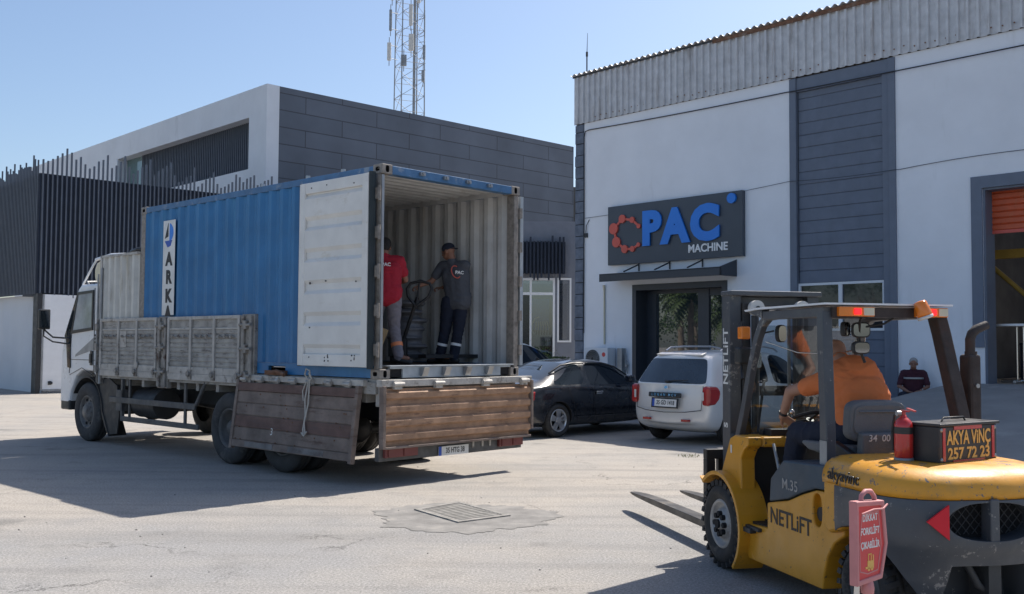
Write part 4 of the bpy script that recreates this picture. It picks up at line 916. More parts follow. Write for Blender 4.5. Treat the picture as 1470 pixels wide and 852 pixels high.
# rear bumper beam, lamps, plate
b = MB(); b.box(.0, .08, -2.50, -.0, .30, .46); bb = b.build('rear_bumper', M['rimdark'], tr, bevel=.01)
def lamp(y0, y1):
    b = MB(); b.box(-.05, .0, y0, y1, .345, .465); l_ = b.build('tail_lamp', M['dullred'], tr, bevel=.008); b = MB(); b.box(-.062, -.05, y0 + (y1 - y0) * .12, y0 + (y1 - y0) * .45, .355, .455); b.box(-.062, -.05, y0 + (y1 - y0) * .5, y0 + (y1 - y0) * .92, .355, .455); b.build('lens', M['dullred'], l_)
lamp(-.58, -.06); lamp(-2.48, -2.02)
def plate(parent, X, w_, h_, s_, name='number_plate'):
    b = MB(); b.box(-w_ / 2, w_ / 2, -h_ / 2, h_ / 2, -.006, 0); p = b.build(name, M['plate'], parent, X=X)
    b = MB(); b.box(-w_ / 2, -w_ / 2 + w_ * .09, -h_ / 2, h_ / 2, 0, .0015); b.build('blue_band', M['plateblue'], p)
    text(s_, h_ * .80, M['ink'], p, Matrix.Translation((w_ * .045, 0, .0015)), 'characters', .0005, .002, wid=.78, space=1.0); return p
plate(tr, rear_fx(-.03, -1.20, .362), .52, .115, '35 HTG 38')
for y in (-1.55, -1.72, -1.86): b = MB(); b.box(-.015, .0, y - .03, y, .37, .44); b.build('bumper_bracket', M['oldwhite'], tr)
# container locks on the deck
b = MB(); b.box(1.9, 2.3, .0, .09, 1.28, 1.34); b.tube([(2.25, .06, 1.30), (2.0, .10, 1.33), (1.85, .08, 1.29)], .03, 6); b.build('twist_lock', M['rust'], tr)
# rope tied to the rail
b = MB(); rq = random.Random(6)
def rope(pts, r=.011): b.tube(pts, r, 6)
rope([(1.22, .13, 1.28), (1.18, .16, 1.36), (1.24, .17, 1.38), (1.30, .15, 1.31), (1.24, .12, 1.22), (1.16, .14, 1.26), (1.2, .16, 1.33)])
rope([(1.24, .13, 1.25), (1.27, .16, 1.0), (1.23, .18, .80), (1.25, .20, .62), (1.22, .21, .55)]); rope([(1.22, .13, 1.25), (1.20, .16, .95), (1.24, .19, .70), (1.19, .21, .56)]); rope([(1.25, .16, 1.22), (1.31, .17, 1.1), (1.28, .18, .98)], .008)
rope([(1.27, .21, .58), (1.20, .22, .54), (1.15, .215, .60)], .010)
o = b.build('rope', M['rope']); o.location = TO; o.rotation_euler = (0, 0, TA); tag(o, 'frayed pale rope knotted on the rail and hanging over the lowered side board', 'rope')

# ------------------------------------------------------------------ shipping container
ZB = 1.28
ct = thing('shipping_container', (TO[0], TO[1], ZB), TA, 'blue ribbed shipping container with its pale doors open on the truck', 'container')
CL, CW, CH = 6.058, 2.438, 2.591
def csheet(b, x0, x1, yface, th, z0, z1, inward):
    # yface: outer crest plane; corrugation depth goes inward
    pts = trap(x0, x1, .278, -.036 * inward, yface, .26, .24); b.strip(pts, z0, z1, th)
b = MB(); csheet(b, .16, CL - .16, -.004, -.003, .16, CH - .10, 1); b.build('near_side_wall', M['blue_cont'], ct)
b = MB(); csheet(b, .16, CL - .16, -.045, -.003, .16, CH - .10, 1); b.build('near_wall_inner_face', M['cont_in'], ct)
b = MB(); csheet(b, .16, CL - .16, -CW + .005, .004, .16, CH - .10, -1); b.build('far_side_wall', M['cont_in'], ct)
b = MB(); b.box(.16, CL - .1, -CW + .001, -CW + .003, .16, CH - .1); b.build('far_outer_skin', M['blue_cont'], ct)
pts = trap(-CW + .1, -.1, .26, .045, CL - .06, .3, .2)
b = MB(); b.strip([(y, x) for x, y in pts], .16, CH - .1, .004); b.build('front_wall', M['cont_in'], ct)
b = MB(); b.box(CL - .012, CL - .008, -CW + .1, -.1, .16, CH - .1); b.build('front_outer_skin', M['blue_cont'], ct)
pts = trap(.1, CL - .1, .209, .02, CH - .045, .35, .15)
b = MB(); b.strip(pts, -CW + .03, -.03, .004, 'y'); b.build('roof', M['cont_in'], ct)
b = MB(); b.strip([(x, z + .008) for x, z in pts], -CW + .03, -.03, .003, 'y'); b.build('roof_skin', M['blue_cont'], ct)
b = MB(); b.box(.05, CL - .1, -CW + .05, -.05, .12, .15); b.build('floor', M['cont_floor'], ct)
# rails
b = MB(); b.box(.17, CL - .17, -.06, .0, CH - .10, CH - .015); b.box(.17, CL - .17, -CW, -CW + .06, CH - .10, CH - .015)
b.build('top_rail', M['cont_rail'], ct, bevel=.006)
b = MB(); b.box(.17, 1.95, -.05, -.002, .0 + .01, .16); b.box(2.35, 3.75, -.05, -.002, .01, .16); b.box(4.15, CL - .17, -.05, -.002, .01, .16); b.box(1.95, 2.35, -.05, -.002, .12, .16); b.box(3.75, 4.15, -.05, -.002, .12, .16)
b.box(.17, CL - .17, -CW, -CW + .05, .01, .16); b.build('bottom_rail', M['blue_cont'], ct)
b = MB(); b.box(.15, CL - .15, -.004, .004, .155, .165); b.build('rail_seam', M['cont_rail'], ct)
# corner castings: box with oval holes on the visible faces
def casting(x, y, z, sx, sy):
    b = MB(); L_, W_, H_ = .178, .162, .118; x0, x1 = (x, x + L_) if sx > 0 else (x - L_, x); y0, y1 = (y - W_, y) if sy > 0 else (y, y + W_)
    b.box(x0, x1, y0, y1, z, z + H_); o = b.build('corner_casting', [M['cont_post'], M['matteblack']], ct)
    cut = MB(); cut.cur = 0
    if sy > 0: cut.prism(cyl_poly((x0 + x1) / 2, z + .06, .04, .026, 20, 3), y - .05, y + .05, 'y')
    c1 = cut.build('c', [M['matteblack']]); cut2 = MB(); cut2.prism(cyl_poly((y0 + y1) / 2, z + .06, .028, .042, 20, 3), x0 - .05 if sx > 0 else x1 - .05, x0 + .05 if sx > 0 else x1 + .05, 'x'); c2 = cut2.build('c', [M['matteblack']])
    c1.parent = ct; c2.parent = ct
    b3 = o.modifiers.new('w', 'BEVEL'); b3.width = .008; b3.segments = 2
    boolean(o, [c1, c2] if sy > 0 else [c2, c1]); return o
for x, sx in ((0, 1), (CL, -1)):
    for y, sy in ((0, 1), (-CW, -1)):
        for z in (0, CH - .118): casting(x, y, z, sx, sy)
def post(x0, x1, y0, y1): 
    b = MB(); b.box(x0, x1, y0, y1, .118, CH - .118); b.build('corner_post', M['cont_post'], ct, bevel=.008)
post(.03, .12, -.055, -.004); post(.02, .16, -CW + .004, -CW + .085); post(CL - .15, CL - .01, -.12, -.004); post(CL - .15, CL - .01, -CW + .004, -CW + .12)
# rear header and sill
b = MB(); b.box(.0, .12, -CW + .162, -.162, CH - .115, CH - .01); hd_ = b.build('door_header', M['cont_rail'], ct, bevel=.006)
for y in (-.62, -1.02, -1.42, -1.82): b = MB(); b.box(-.035, .0, y - .05, y + .03, CH - .075, CH - .035); b.cyl((-.035, y - .01, CH - .05), (-.05, y - .01, CH - .05), .018, n=8); b.build('lock_keeper', M['steel'], hd_)
b = MB(); b.box(.0, .14, -CW + .36, -.36, .01, .155); b.box(.0, .14, -.37, -.162, .12, .155); b.box(.0, .14, -CW + .162, -CW + .37, .12, .155); b.box(-.03, .14, -CW + .13, -.13, .148, .162)
sl_ = b.build('door_sill', M['cont_sill'], ct, bevel=.004)
for y in (-.68, -1.05, -1.42, -1.82): b = MB(); b.prism([(-.01, .03), (-.045, .03), (-.09, .135), (-.01, .135)], y - .045, y + .045, 'y'); b.build('cam_keeper', M['steel'], sl_)
b = MB(); b.box(.03, .14, -.36, -.17, .02, .118); b.box(.03, .14, -CW + .17, -CW + .36, .02, .118); b.build('fork_pocket', M['matteblack'], sl_)
# left door leaf folded right round along the side: its pale inner face shows
DZ0, DZ1 = .14, CH - .12
b = MB(); b.box(.10, 1.52, .055, .095, DZ0, DZ1); dl = b.build('door', M['cont_door'], ct)
dl['label'] = 'pale inner face of the left door folded back along the blue side'
b = MB(); pl = [(.095, DZ0 + .10)]
zs = [(.30, .34, .0), (.34, .62, 1), (.66, .70, 0)]
zz = DZ0 + .16; nrib = 5; ph = (DZ1 - DZ0 - .30) / nrib
pl = []
for k in range(nrib):
    a = DZ0 + .15 + k * ph; pl += [(.096, a), (.096, a + ph * .18), (.128, a + ph * .30), (.128, a + ph * .86), (.096, a + ph * .98)]
pl.append((.096, DZ1 - .14)); b.strip([(y, z) for y, z in pl], .20, 1.40, .004, 'x'); b.build('ribbed_panel', M['cont_door'], dl)
b = MB(); b.box(.10, .21, .096, .135, DZ0, DZ1); b.box(1.38, 1.50, .096, .132, DZ0, DZ1); b.box(.21, 1.38, .096, .130, DZ0, DZ0 + .15); b.box(.21, 1.38, .096, .13, DZ1 - .14, DZ1); b.build('leaf_frame', M['cont_door'], dl, bevel=.008)
b = MB(); b.box(.07, .10, .04, .12, DZ0 - .02, DZ1 + .02); b.box(1.50, 1.53, .06, .11, DZ0 - .01, DZ1 + .01); b.build('door_gasket', M['gasket'], dl)
rq = random.Random(31)
for k in range(22): x, z = rq.choice([.32, .38, .85, .92, 1.25]), rq.choice([DZ0 + .08, DZ0 + .12, DZ1 - .08, DZ0 + 1.05, DZ0 + .5]) + rq.uniform(-.02, .02); b = MB(); b.cyl((x + rq.uniform(-.02, .02), .12, z), (x, .1335, z), .010, n=6); b.build('rivet', M['darksteel'], dl)
for k in range(5):
    z = .35 + k * .47; b = MB(); b.box(.01, .085, .0, .045, z - .07, z + .07); b.cyl((.02, .02, z - .09), (.02, .02, z + .09), .020, n=8); b.build('hinge', M['cont_post'], ct, bevel=.004)
b = MB(); b.box(.015, .03, -.05, -.012, .13, CH - .13); b.build('hinge_rod', M['steel'], ct)
# right leaf folded back on the far side
b = MB(); b.box(.08, 1.30, -CW - .13, -CW - .075, DZ0, DZ1); dr = b.build('door', M['cont_door'], ct)
b = MB(); b.box(.04, .08, -CW - .12, -CW - .06, DZ0, DZ1); b.build('door_gasket', M['cont_sill'], dr)
for k in range(5): z = .35 + k * .47; b = MB(); b.box(-.01, .06, -CW - .05, -CW, z - .07, z + .07); b.build('hinge', M['cont_post'], dr)
for x in (1.55, .8, 2.6): b = MB(); b.cyl((x, -.03, CH - .02), (x, -.03, CH + .02), .03, n=8); b.build('rail_lug', M['steel'], ct)
b = MB(); b.box(.17, CL - .17, -CW + .06, -CW + .064, CH - .105, CH - .02); b.box(.17, CL - .17, -.064, -.06, CH - .105, CH - .02); b.build('inner_top_rail', M['cont_in'], ct)
# letters on a white vertical band with a round emblem
b = MB(); b.strip([(x, y + .004) for x, y in trap(4.93, 5.30, .37, -.002, .0, .3, .2)], .84, 2.31, .0015); b.build('white_band', M['plate'], ct)
for ch, z in (('A', 1.70), ('R', 1.42), ('K', 1.13), ('A', .87)): text(ch, .27, M['ink'], ct, side_fx(5.11, z, .0065), 'letter', .0005, .016, wid=1.0)
b = MB(); b.prism(arc(5.13, 2.12, .145, 262, 100, 14), .004, .0075, 'y'); b.build('emblem', M['blueletter'], ct)
b = MB(); b.prism([(5.25, 2.03), (5.15, 2.27), (5.145, 2.06)], .004, .0078, 'y'); b.build('emblem_sail', M['ink'], ct); b = MB(); b.prism([(5.25, 1.99), (5.02, 2.0), (5.07, 1.91), (5.16, 1.89)], .004, .0078, 'y'); b.build('emblem_hull', M['plateblue'], ct)

# ------------------------------------------------------------------ cars (local: x forward, origin on the ground below the middle of the rear axle)
def loft_body(rings, rearcap, frontcap, windows, wheels, R_arch, bulge, edgecrease=.35):
    """rings: list of 9-point half sections [(x,y,z)] from bottom middle to top middle; windows: (i,k)->material slot of the band between ring i,i+1 and points k,k+1"""
    bm = bmesh.new(); n = len(rings[0]); V = []
    for r in rings:
        full = [(x, y, z) for x, y, z in r] + [(x, -y, z) for x, y, z in r[-2:0:-1]]
        V.append([bm.verts.new(p) for p in full])
    m = len(V[0])
    for i in range(len(V) - 1):
        for k in range(m):
            kk = (k + 1) % m; f = bm.faces.new((V[i][k], V[i][kk], V[i + 1][kk], V[i + 1][k])); hk = k if k < n - 1 else m - 1 - k
            f.material_index = windows.get((i, hk), 0)
    # caps: rows joining left and right points, with inner columns bulging outwards
    def cap(row, sgn, mats):
        NC = 5; grid = []
        for k in range(n):
            L_, R__ = row[k], row[(m - k) % m]; line = [L_]
            if k in (0, n - 1): 
                grid.append([L_]); continue
            for c in range(1, NC):
                t = c / NC; p = L_.co.lerp(R__.co, t); p.x += sgn * bulge * (1 - (2 * t - 1) ** 2); line.append(bm.verts.new(p))
            line.append(R__); grid.append(line)
        for k in range(1, n - 2):
            for c in range(NC): f = bm.faces.new((grid[k][c], grid[k][c + 1], grid[k + 1][c + 1], grid[k + 1][c])); f.material_index = mats.get(k, 0) if 0 < c < NC - 1 or mats.get(k, 0) == 0 else mats.get(k, 0)
        bm.faces.new([grid[0][0]] + grid[1]); bm.faces.new([grid[n - 1][0]] + grid[n - 2][::-1])
    cap(V[0], -1, rearcap); cap(V[-1], 1, frontcap)
    lay = bm.edges.layers.float.new('crease_edge')
    def cr(a, c, v):
        e = bm.edges.get((a, c))
        if e: e[lay] = v
    for i in range(len(V) - 1):
        for k in (5, m - 5): cr(V[i][k], V[i + 1][k], .30)
        for k in (6, m - 6): cr(V[i][k], V[i + 1][k], .22)
    for k in range(m): cr(V[0][k], V[0][(k + 1) % m], edgecrease)
    bmesh.ops.recalc_face_normals(bm, faces=bm.faces)
    me = bpy.data.meshes.new('b'); bm.to_mesh(me); bm.free(); return me
def car(name, loc, rz, label, cat, paint, kind):
    t = thing(name, loc, rz, label, cat)
    def ring(xl, xb, xt, zb, zbelt, zt, w_, wt, wb=None):
        wb = wb or w_ * .93
        return [(xl, 0, zb), (xl, w_ * .80, zb), (xl, w_ * .965, zb + .10), ((xl + xb) / 2, w_, zb + (zbelt - zb) * .55), (xb, w_ * .975, zbelt - .05), (xb, wb, zbelt), (xt, wt, zt - .045), (xt, wt * .72, zt), (xt, 0, zt + .012)]
    if kind == 'sedan':
        rings = [ring(-.90, -.93, -.90, .30, .84, .93, .74, .62, .70), ring(-.84, -.86, -.83, .24, .88, .98, .82, .66), ring(-.60, -.60, -.60, .20, .93, 1.02, .868, .68), ring(-.40, -.38, -.32, .18, .95, 1.08, .875, .66),
                 ring(-.10, -.12, .12, .17, .955, 1.26, .875, .60), ring(.30, .22, .42, .17, .955, 1.37, .875, .585), ring(.78, .74, .76, .17, .95, 1.415, .875, .585), ring(.90, .86, .86, .17, .948, 1.42, .875, .585), ring(1.25, 1.25, 1.20, .17, .94, 1.425, .875, .585),
                 ring(1.62, 1.62, 1.52, .17, .93, 1.405, .875, .58), ring(1.95, 1.98, 1.80, .17, .92, 1.33, .87, .58), ring(2.35, 2.42, 2.30, .18, .905, 1.09, .865, .62), ring(2.62, 2.66, 2.66, .2, .87, .955, .86, .66), ring(3.05, 3.05, 3.05, .2, .80, .88, .85, .62), ring(3.40, 3.38, 3.38, .22, .72, .80, .81, .58), ring(3.56, 3.54, 3.52, .28, .62, .70, .70, .5, .62)]
        win = {}
        for i in (4, 5): win[(i, 5)] = 1
        for i in (7, 8, 9, 10): win[(i, 5)] = 1
        win[(4, 5)] = 1
        for i in (3, 4):
            win[(i, 6)] = 2; win[(i, 7)] = 2
        for i in (10,): win[(i, 6)] = 3; win[(i, 7)] = 3
        rc, fc, bulge, WB, Ra, tr_ = {}, {}, .07, 2.70, .345, .76
    else:
        def er(xl, xb, xt, zb, zbelt, zt, w_, wt, wb=None): return ring(xl, xb, xt, zb, zbelt, zt, w_, wt, wb)
        rings = [er(-.70, -.66, -.40, .34, 1.02, 1.50, .78, .60, .76), er(-.66, -.60, -.33, .26, 1.03, 1.535, .845, .635, .80), er(-.45, -.42, -.15, .20, 1.03, 1.56, .862, .645, .81), er(-.10, -.08, .0, .18, 1.03, 1.575, .866, .65, .82), er(.28, .28, .24, .18, 1.02, 1.585, .866, .65, .82), er(.42, .42, .38, .18, 1.02, 1.59, .866, .65, .82),
                 er(1.15, 1.15, 1.12, .18, 1.0, 1.595, .866, .65, .82), er(1.27, 1.27, 1.24, .18, 1.0, 1.59, .866, .65, .82), er(1.75, 1.78, 1.65, .18, .98, 1.555, .866, .645, .82), er(2.1, 2.2, 1.95, .18, .97, 1.45, .86, .64, .81), er(2.5, 2.55, 2.52, .2, .95, 1.10, .86, .66, .81), er(3.0, 3.0, 3.0, .2, .87, .98, .85, .62, .79), er(3.45, 3.42, 3.42, .24, .76, .86, .80, .56, .74), er(3.6, 3.58, 3.56, .30, .66, .74, .68, .48, .62)]
        win = {}
        for i in (3, 5, 7, 8): win[(i, 5)] = 1
        win[(9, 6)] = 3; win[(9, 7)] = 3
        rc, fc, bulge, WB, Ra, tr_ = {5: 2}, {}, .10, 2.90, .345, .75
    me = loft_body(rings, rc, fc, win, None, Ra, bulge)
    o = bpy.data.objects.new('b', me); col.objects.link(o)
    for mt in ('carblack', 'glass', 'glass', 'glass'): pass
    sl5 = [bpy.data.materials.get('slot%d' % q) or bpy.data.materials.new('slot%d' % q) for q in range(5)]
    for q in sl5: me.materials.append(q)
    # keep window edges firm
    cl = me.attributes['crease_edge']; ed = {}
    for p in me.polygons:
        for ek in p.edge_keys: ed.setdefault(ek, []).append(p.material_index)
    for e in me.edges:
        ms = ed.get(tuple(sorted(e.vertices)), ed.get((e.vertices[0], e.vertices[1]), [0]))
        cl.data[e.index].value = .75 if len(set(ms)) > 1 else cl.data[e.index].value
    s_ = o.modifiers.new('s', 'SUBSURF'); s_.levels = 3; s_.render_levels = 3
    me2 = bake(o); o.modifiers.clear(); o.data = me2
    cuts = []
    for x in (0, WB):
        for sg_ in (-1, 1):
            c = MB(); c.cyl((x, sg_ * .60, .315), (x, sg_ * 1.1, .315), Ra, n=40); q = c.build('c', [sl5[4]]); cuts.append(q)
    boolean(o, cuts); me3 = o.data; rm = {i: int(m_.name[4]) for i, m_ in enumerate(me3.materials) if m_}
    me3.polygons.foreach_set('material_index', [rm.get(p.material_index, 0) for p in me3.polygons]); bpy.data.objects.remove(o)
    # split into parts by material and connected islands
    bm = bmesh.new(); bm.from_mesh(me3); names = {0: 'body', 1: 'side_window', 2: 'rear_window', 3: 'windscreen'}
    for slot, nm in names.items():
        fs = [f for f in bm.faces if (f.material_index == slot or (slot == 0 and f.material_index >= 4))]
        groups = [fs]
        if slot:
            groups = []; left = set(fs)
            while left:
                st = [left.pop()]; g_ = []
                while st:
                    f = st.pop(); g_.append(f)
                    for e in f.edges:
                        for q in e.link_faces:
                            if q in left: left.remove(q); st.append(q)
                groups.append(g_)
        for g_ in groups:
            if len(g_) < 4: continue
            idx = {}; vs, ff, mi, sm = [], [], [], []
            for f in g_:
                r = []
                for v in f.verts:
                    if v.index not in idx: idx[v.index] = len(vs); vs.append(v.co.copy())
                    r.append(idx[v.index])
                ff.append(r); mi.append(1 if f.material_index >= 4 else 0); sm.append(f.material_index < 4)
            b = MB(); b.v = vs; b.f = ff; b.m = mi; b.s = sm
            if slot:
                gm = M['glass'] if nm != 'rear_window' else (M['reargl'] if 'reargl' in M else M.setdefault('reargl', mat('rear_glass', (.025, .035, .045), .05, var=.3, scale=3, ior=1.9)))
                b.build(nm, gm, t, recalc=False)
            else: b.build(nm, [M[paint], M['matteblack']], t, recalc=False)
    bm.free()
    for x in (0, WB):
        for sg_ in (-1, 1): wheel(t, (x, sg_ * tr_, .315), .315, .205, .205, sg_, 'car', 'alloy', 'rubber')
    return t, rings
CA = R(42.4)
ch = Vector((math.cos(CA), math.sin(CA), 0)); cl_ = Vector((-math.sin(CA), math.cos(CA), 0))
def car_fx(x, y, z): return frame((x, y, z), (1, 0, 0), (0, 0, 1))   # faces -y (right side)
def rear_cfx(x, y, z): return frame((x, y, z), (0, -1, 0), (0, 0, 1))
# black sedan: right rear wheel stands at (.885, 18.44)
bp_ = Vector((.885, 18.44, 0)) + cl_ * .86 
sed, _ = car('black_sedan', bp_, CA, 'black four door saloon parked nose in beside the silver estate', 'car', 'carblack', 'sedan')
def sedan_trim(t, strip=True):
    b = MB(); b.box(.97, 1.15, -.895, -.875, .80, .83); b.cyl((.99, -.885, .815), (1.13, -.885, .815), .018, n=8); b.box(.98, 1.14, -.882, -.876, .77, .80); b.build('door_handle', M['chrome'], t, bevel=.004)
    b = MB(); b.tube([(.96, -.884, .28), (.93, -.884, .55), (.93, -.872, .93)], .005, 4); b.build('door_seam', M['matteblack'], t); b = MB(); b.tube([(.20, -.878, .93), (.32, -.882, .72), (.42, -.884, .45), (.45, -.88, .3)], .005, 4); b.build('door_seam', M['matteblack'], t); b = MB(); b.tube([(1.95, -.876, .92), (1.98, -.88, .6), (2.0, -.88, .3)], .005, 4); b.build('door_seam', M['matteblack'], t)
    b = MB(); b.tube([(-.05, -.62, 1.17), (.22, -.645, 1.315), (.55, -.642, 1.355), (.85, -.636, 1.352)], .016, 6); b.tube([(.92, -.636, 1.352), (1.35, -.64, 1.35), (1.7, -.66, 1.28), (2.02, -.70, 1.12)], .016, 6); b.build('rain_guard', M['trimblack'], t)
    b = MB(); b.tube([(.45, -.885, .36), (2.3, -.885, .36)], .010, 6); b.build('sill_moulding', M['trimblack'], t)
    for s_ in (-1, 1):
        b = MB(); b.prism([(-.955, .78), (-.60, .86), (-.63, .70), (-.93, .64)], s_ * .70, s_ * .862, 'y'); b.build('tail_lamp', M['redlens'], t, bevel=.02)
    b = MB(); b.box(-.02, .1, -.22, -.20, .98, 1.0)
    plate(t, rear_cfx(-1.01, 0, .66), .46, .11, '35 KB 271') if False else None
    b = MB(); b.box(-.30, -.22, -.05, .05, 1.44, 1.46) if False else b.prism([(.18, 1.395), (.34, 1.41), (.22, 1.46)], -.015, .015, 'y'); b.build('roof_aerial', M['trimblack'], t, bevel=.004)
    b = MB(); b.box(1.78, 1.95, -1.02, -.88, .98, 1.12); b.build('wing_mirror', M['carblack'], t, bevel=.03)
sedan_trim(sed)
text('BiLGi', .05, M['whiteletter'], sed, frame((.56, -.835, 1.00), (1, 0, .02), (0, .35, 1)), 'window_sticker', .0005) if False else None
c2, _ = car('pale_car', bp_ + cl_ * 2.85 + ch * .62, CA, 'pale green silver car mostly hidden behind the black saloon', 'car', 'cargreen', 'sedan')
c2.scale = (1, 1, 1.25)
for s_ in (-1, 1):
    b = MB(); b.prism([(-.955, .78), (-.60, .86), (-.63, .70), (-.93, .64)], s_ * .70, s_ * .862, 'y'); b.build('tail_lamp', M['redlens'], c2, bevel=.02)

# silver estate
sp_ = Vector((2.72, 17.42, 0)) + ch * .74
est, _ = car('silver_estate', sp_, CA, 'silver estate car with roof rails and dark plate bar parked nose in', 'car', 'carsilver', 'estate')
est.scale = (1, 1, 1.02)
b = MB()
for s_ in (-1,): pass
def on_tail(x, y, z): return frame((x, y, z), (0, -1, 0), (.12, 0, 1))
for s_ in (-1, 1):
    b = MB(); b.prism([(-.725, 1.00), (-.46, .995), (-.36, .90), (-.40, .76), (-.52, .68), (-.74, .67)], s_ * .70, s_ * .855, 'y')
    # trim it to a lamp that wraps the corner
    lp = b.build('tail_lamp', M['redlens'], est, bevel=.05)
    b = MB(); b.box(-.755, -.735, s_ * .72, s_ * .76, .76, .90); b.build('reversing_lamp', M['whitelens'], lp, bevel=.015)
    b = MB(); b.box(-.84, -.76, s_ * .42 - .07, s_ * .42 + .07, .40, .44); b.build('bumper_reflector', M['redlens'], est, bevel=.005)
b = MB(); b.prism([(-.35, -.006), (.35, -.006), (.35, .075), (-.35, .075)], -.02, .02, 'z', on_tail(-.835, 0, .80)); hb_ = b.build('plate_bar', M['trimblack'], est, bevel=.012)
text('LOGAN MCV', .062, M['chrome'], est, on_tail(-.862, .0, .835), 'lettering', .002, .001, space=1.7)
plate(est, on_tail(-.85, .0, .70), .52, .125, '35 GD 1418')
b = MB(); b.box(-.29, .29, -.085, .085, -.02, -.008, on_tail(-.85, 0, .70)); b.build('plate_holder', M['trimblack'], est)
b = MB(); b.prism([(-.05, -.02), (.05, -.02), (.03, .03), (-.03, .03)], 0, .012, 'z', on_tail(-.79, 0, .955)); b.build('emblem', M['chrome'], est, bevel=.004)
b = MB(); b.tube([(-.75, .0, 1.055), (-.74, -.12, 1.08), (-.74, -.42, 1.085)], .010, 6); b.box(-.78, -.73, -.04, .04, 1.04, 1.075); b.build('rear_wiper', M['trimblack'], est)
b = MB(); b.tube([(-.74, .70, .60), (-.82, .42, .56), (-.86, 0, .545), (-.82, -.42, .56), (-.74, -.70, .60)], .006, 5); b.tube([(-.74, .70, .60), (-.70, .715, 1.0)], .005, 5); b.tube([(-.74, -.70, .60), (-.70, -.715, 1.0)], .005, 5); b.build('tailgate_seam', M['matteblack'], est)
b = MB(); b.tube([(.34, -.872, .3), (.40, -.874, .6), (.30, -.86, .98)], .005, 4); b.build('door_seam', M['matteblack'], est)
for s_ in (-1, 1):
    b = MB(); b.tube([(-.05, s_ * .60, 1.575), (.08, s_ * .60, 1.635), (.5, s_ * .60, 1.655), (1.3, s_ * .60, 1.655), (1.6, s_ * .60, 1.62), (1.7, s_ * .60, 1.57)], .016, 8); b.build('roof_rail', M['alloy'], est)
b = MB(); b.prism([(-.42, 1.49), (-.30, 1.535), (-.30, 1.555), (-.45, 1.52)], -.5, .5, 'y'); b.build('spoiler', M['carsilver'], est, bevel=.01)
b = MB(); b.tube([(-.2, -.84, 1.05), (0, -.86, .98), (.25, -.862, .97)], .012, 6); b.tube([(-.1, -.85, 1.0), (.05, -.86, .93), (.2, -.865, .93)], .01, 6); b.build('side_decal', M['trimblack'], est)
b = MB(); b.box(.72, .9, -.90, -.872, .84, .87); b.build('door_handle', M['carsilver'], est, bevel=.004)
b = MB(); b.box(1.95, 2.12, -1.04, -.88, 1.0, 1.14); b.build('wing_mirror', M['trimblack'], est, bevel=.03)

# ------------------------------------------------------------------ people
from mathutils import noise as mn
def blob(name, prims, vox, mt, parent, smooth=5, folds=0.):
    b = MB()
    for p in prims:
        if p[0] == 'cap':
            _, a, c, r0, r1 = p; a, c = Vector(a), Vector(c); n = 4
            b.tube([a.lerp(c, i / n) for i in range(n + 1)], [r0 + (r1 - r0) * i / n for i in range(n + 1)], 16); b.sphere(a, r0, 16); b.sphere(c, r1, 16)
        else:
            X = p[3] if len(p) > 3 else I4; bb_ = MB(); bb_.sphere((0, 0, 0), p[2], 18); b.add(bb_.v, bb_.f, Matrix.Translation(p[1]) @ X)
    o = b.build(name, mt, None); r = o.modifiers.new('r', 'REMESH'); r.mode = 'VOXEL'; r.voxel_size = vox; r.use_smooth_shade = True
    s_ = o.modifiers.new('s', 'SMOOTH'); s_.iterations = smooth; s_.factor = .6
    me = bake(o); o.modifiers.clear(); o.data = me; me.name = name
    me.polygons.foreach_set('use_smooth', [True] * len(me.polygons))
    if folds:
        nr = [v.normal.copy() for v in me.vertices]
        for v, q in zip(me.vertices, nr):
            c = v.co; wv = Vector((mn.noise(c * 5), mn.noise(c * 5 + Vector((9, 0, 0))), mn.noise(c * 5 + Vector((0, 9, 0))))) * .12
            p = c + wv; d = 1 - 2 * abs(mn.noise(Vector((p.x * 7, p.y * 7, p.z * 15)))) ** .8; d2 = mn.noise(p * 26)
            v.co = c + q * folds * (d * .8 + d2 * .25)
        me.update()
    o.parent = parent; return o
def hand_prims(wrist, d, n, s_=1., curl=.6, thumb=1):
    """wrist point, direction d to the knuckles, palm normal n; fingers curl towards n"""
    w_, d, n = Vector(wrist), Vector(d).normalized(), Vector(n).normalized(); side = d.cross(n).normalized(); n = side.cross(d).normalized(); pr = []
    pc = w_ + d * .045 * s_
    for q in (-.028, -.010, .010, .028): pr.append(('cap', w_ + side * q * .7 * s_, w_ + d * .088 * s_ + side * q * s_, .015 * s_, .0125 * s_))
    for q, L in ((-.031, .062), (-.0105, .078), (.0105, .074), (.031, .064)):
        p = w_ + d * .092 * s_ + side * q * s_; dd = (d * math.cos(curl * .5) + n * math.sin(curl * .5)).normalized(); p1 = p + dd * L * .5 * s_
        de = (d * math.cos(curl * 1.6) + n * math.sin(curl * 1.6)).normalized(); p2 = p1 + de * L * .32 * s_; df_ = (d * math.cos(curl * 2.6) + n * math.sin(curl * 2.6)).normalized(); p3 = p2 + df_ * L * .22 * s_
        pr += [('cap', p, p1, .0105 * s_, .0095 * s_), ('cap', p1, p2, .0095 * s_, .0088 * s_), ('cap', p2, p3, .0088 * s_, .0078 * s_)]
    t0 = w_ + d * .022 * s_ + side * thumb * .03 * s_; t1 = t0 + (d * .7 + side * thumb * .6 + n * .35).normalized() * .042 * s_; t2 = t1 + (d * .8 + side * thumb * .1 + n * .6).normalized() * .034 * s_
    pr += [('cap', t0, t1, .014 * s_, .0115 * s_), ('cap', t1, t2, .0115 * s_, .0095 * s_)]
    return pr
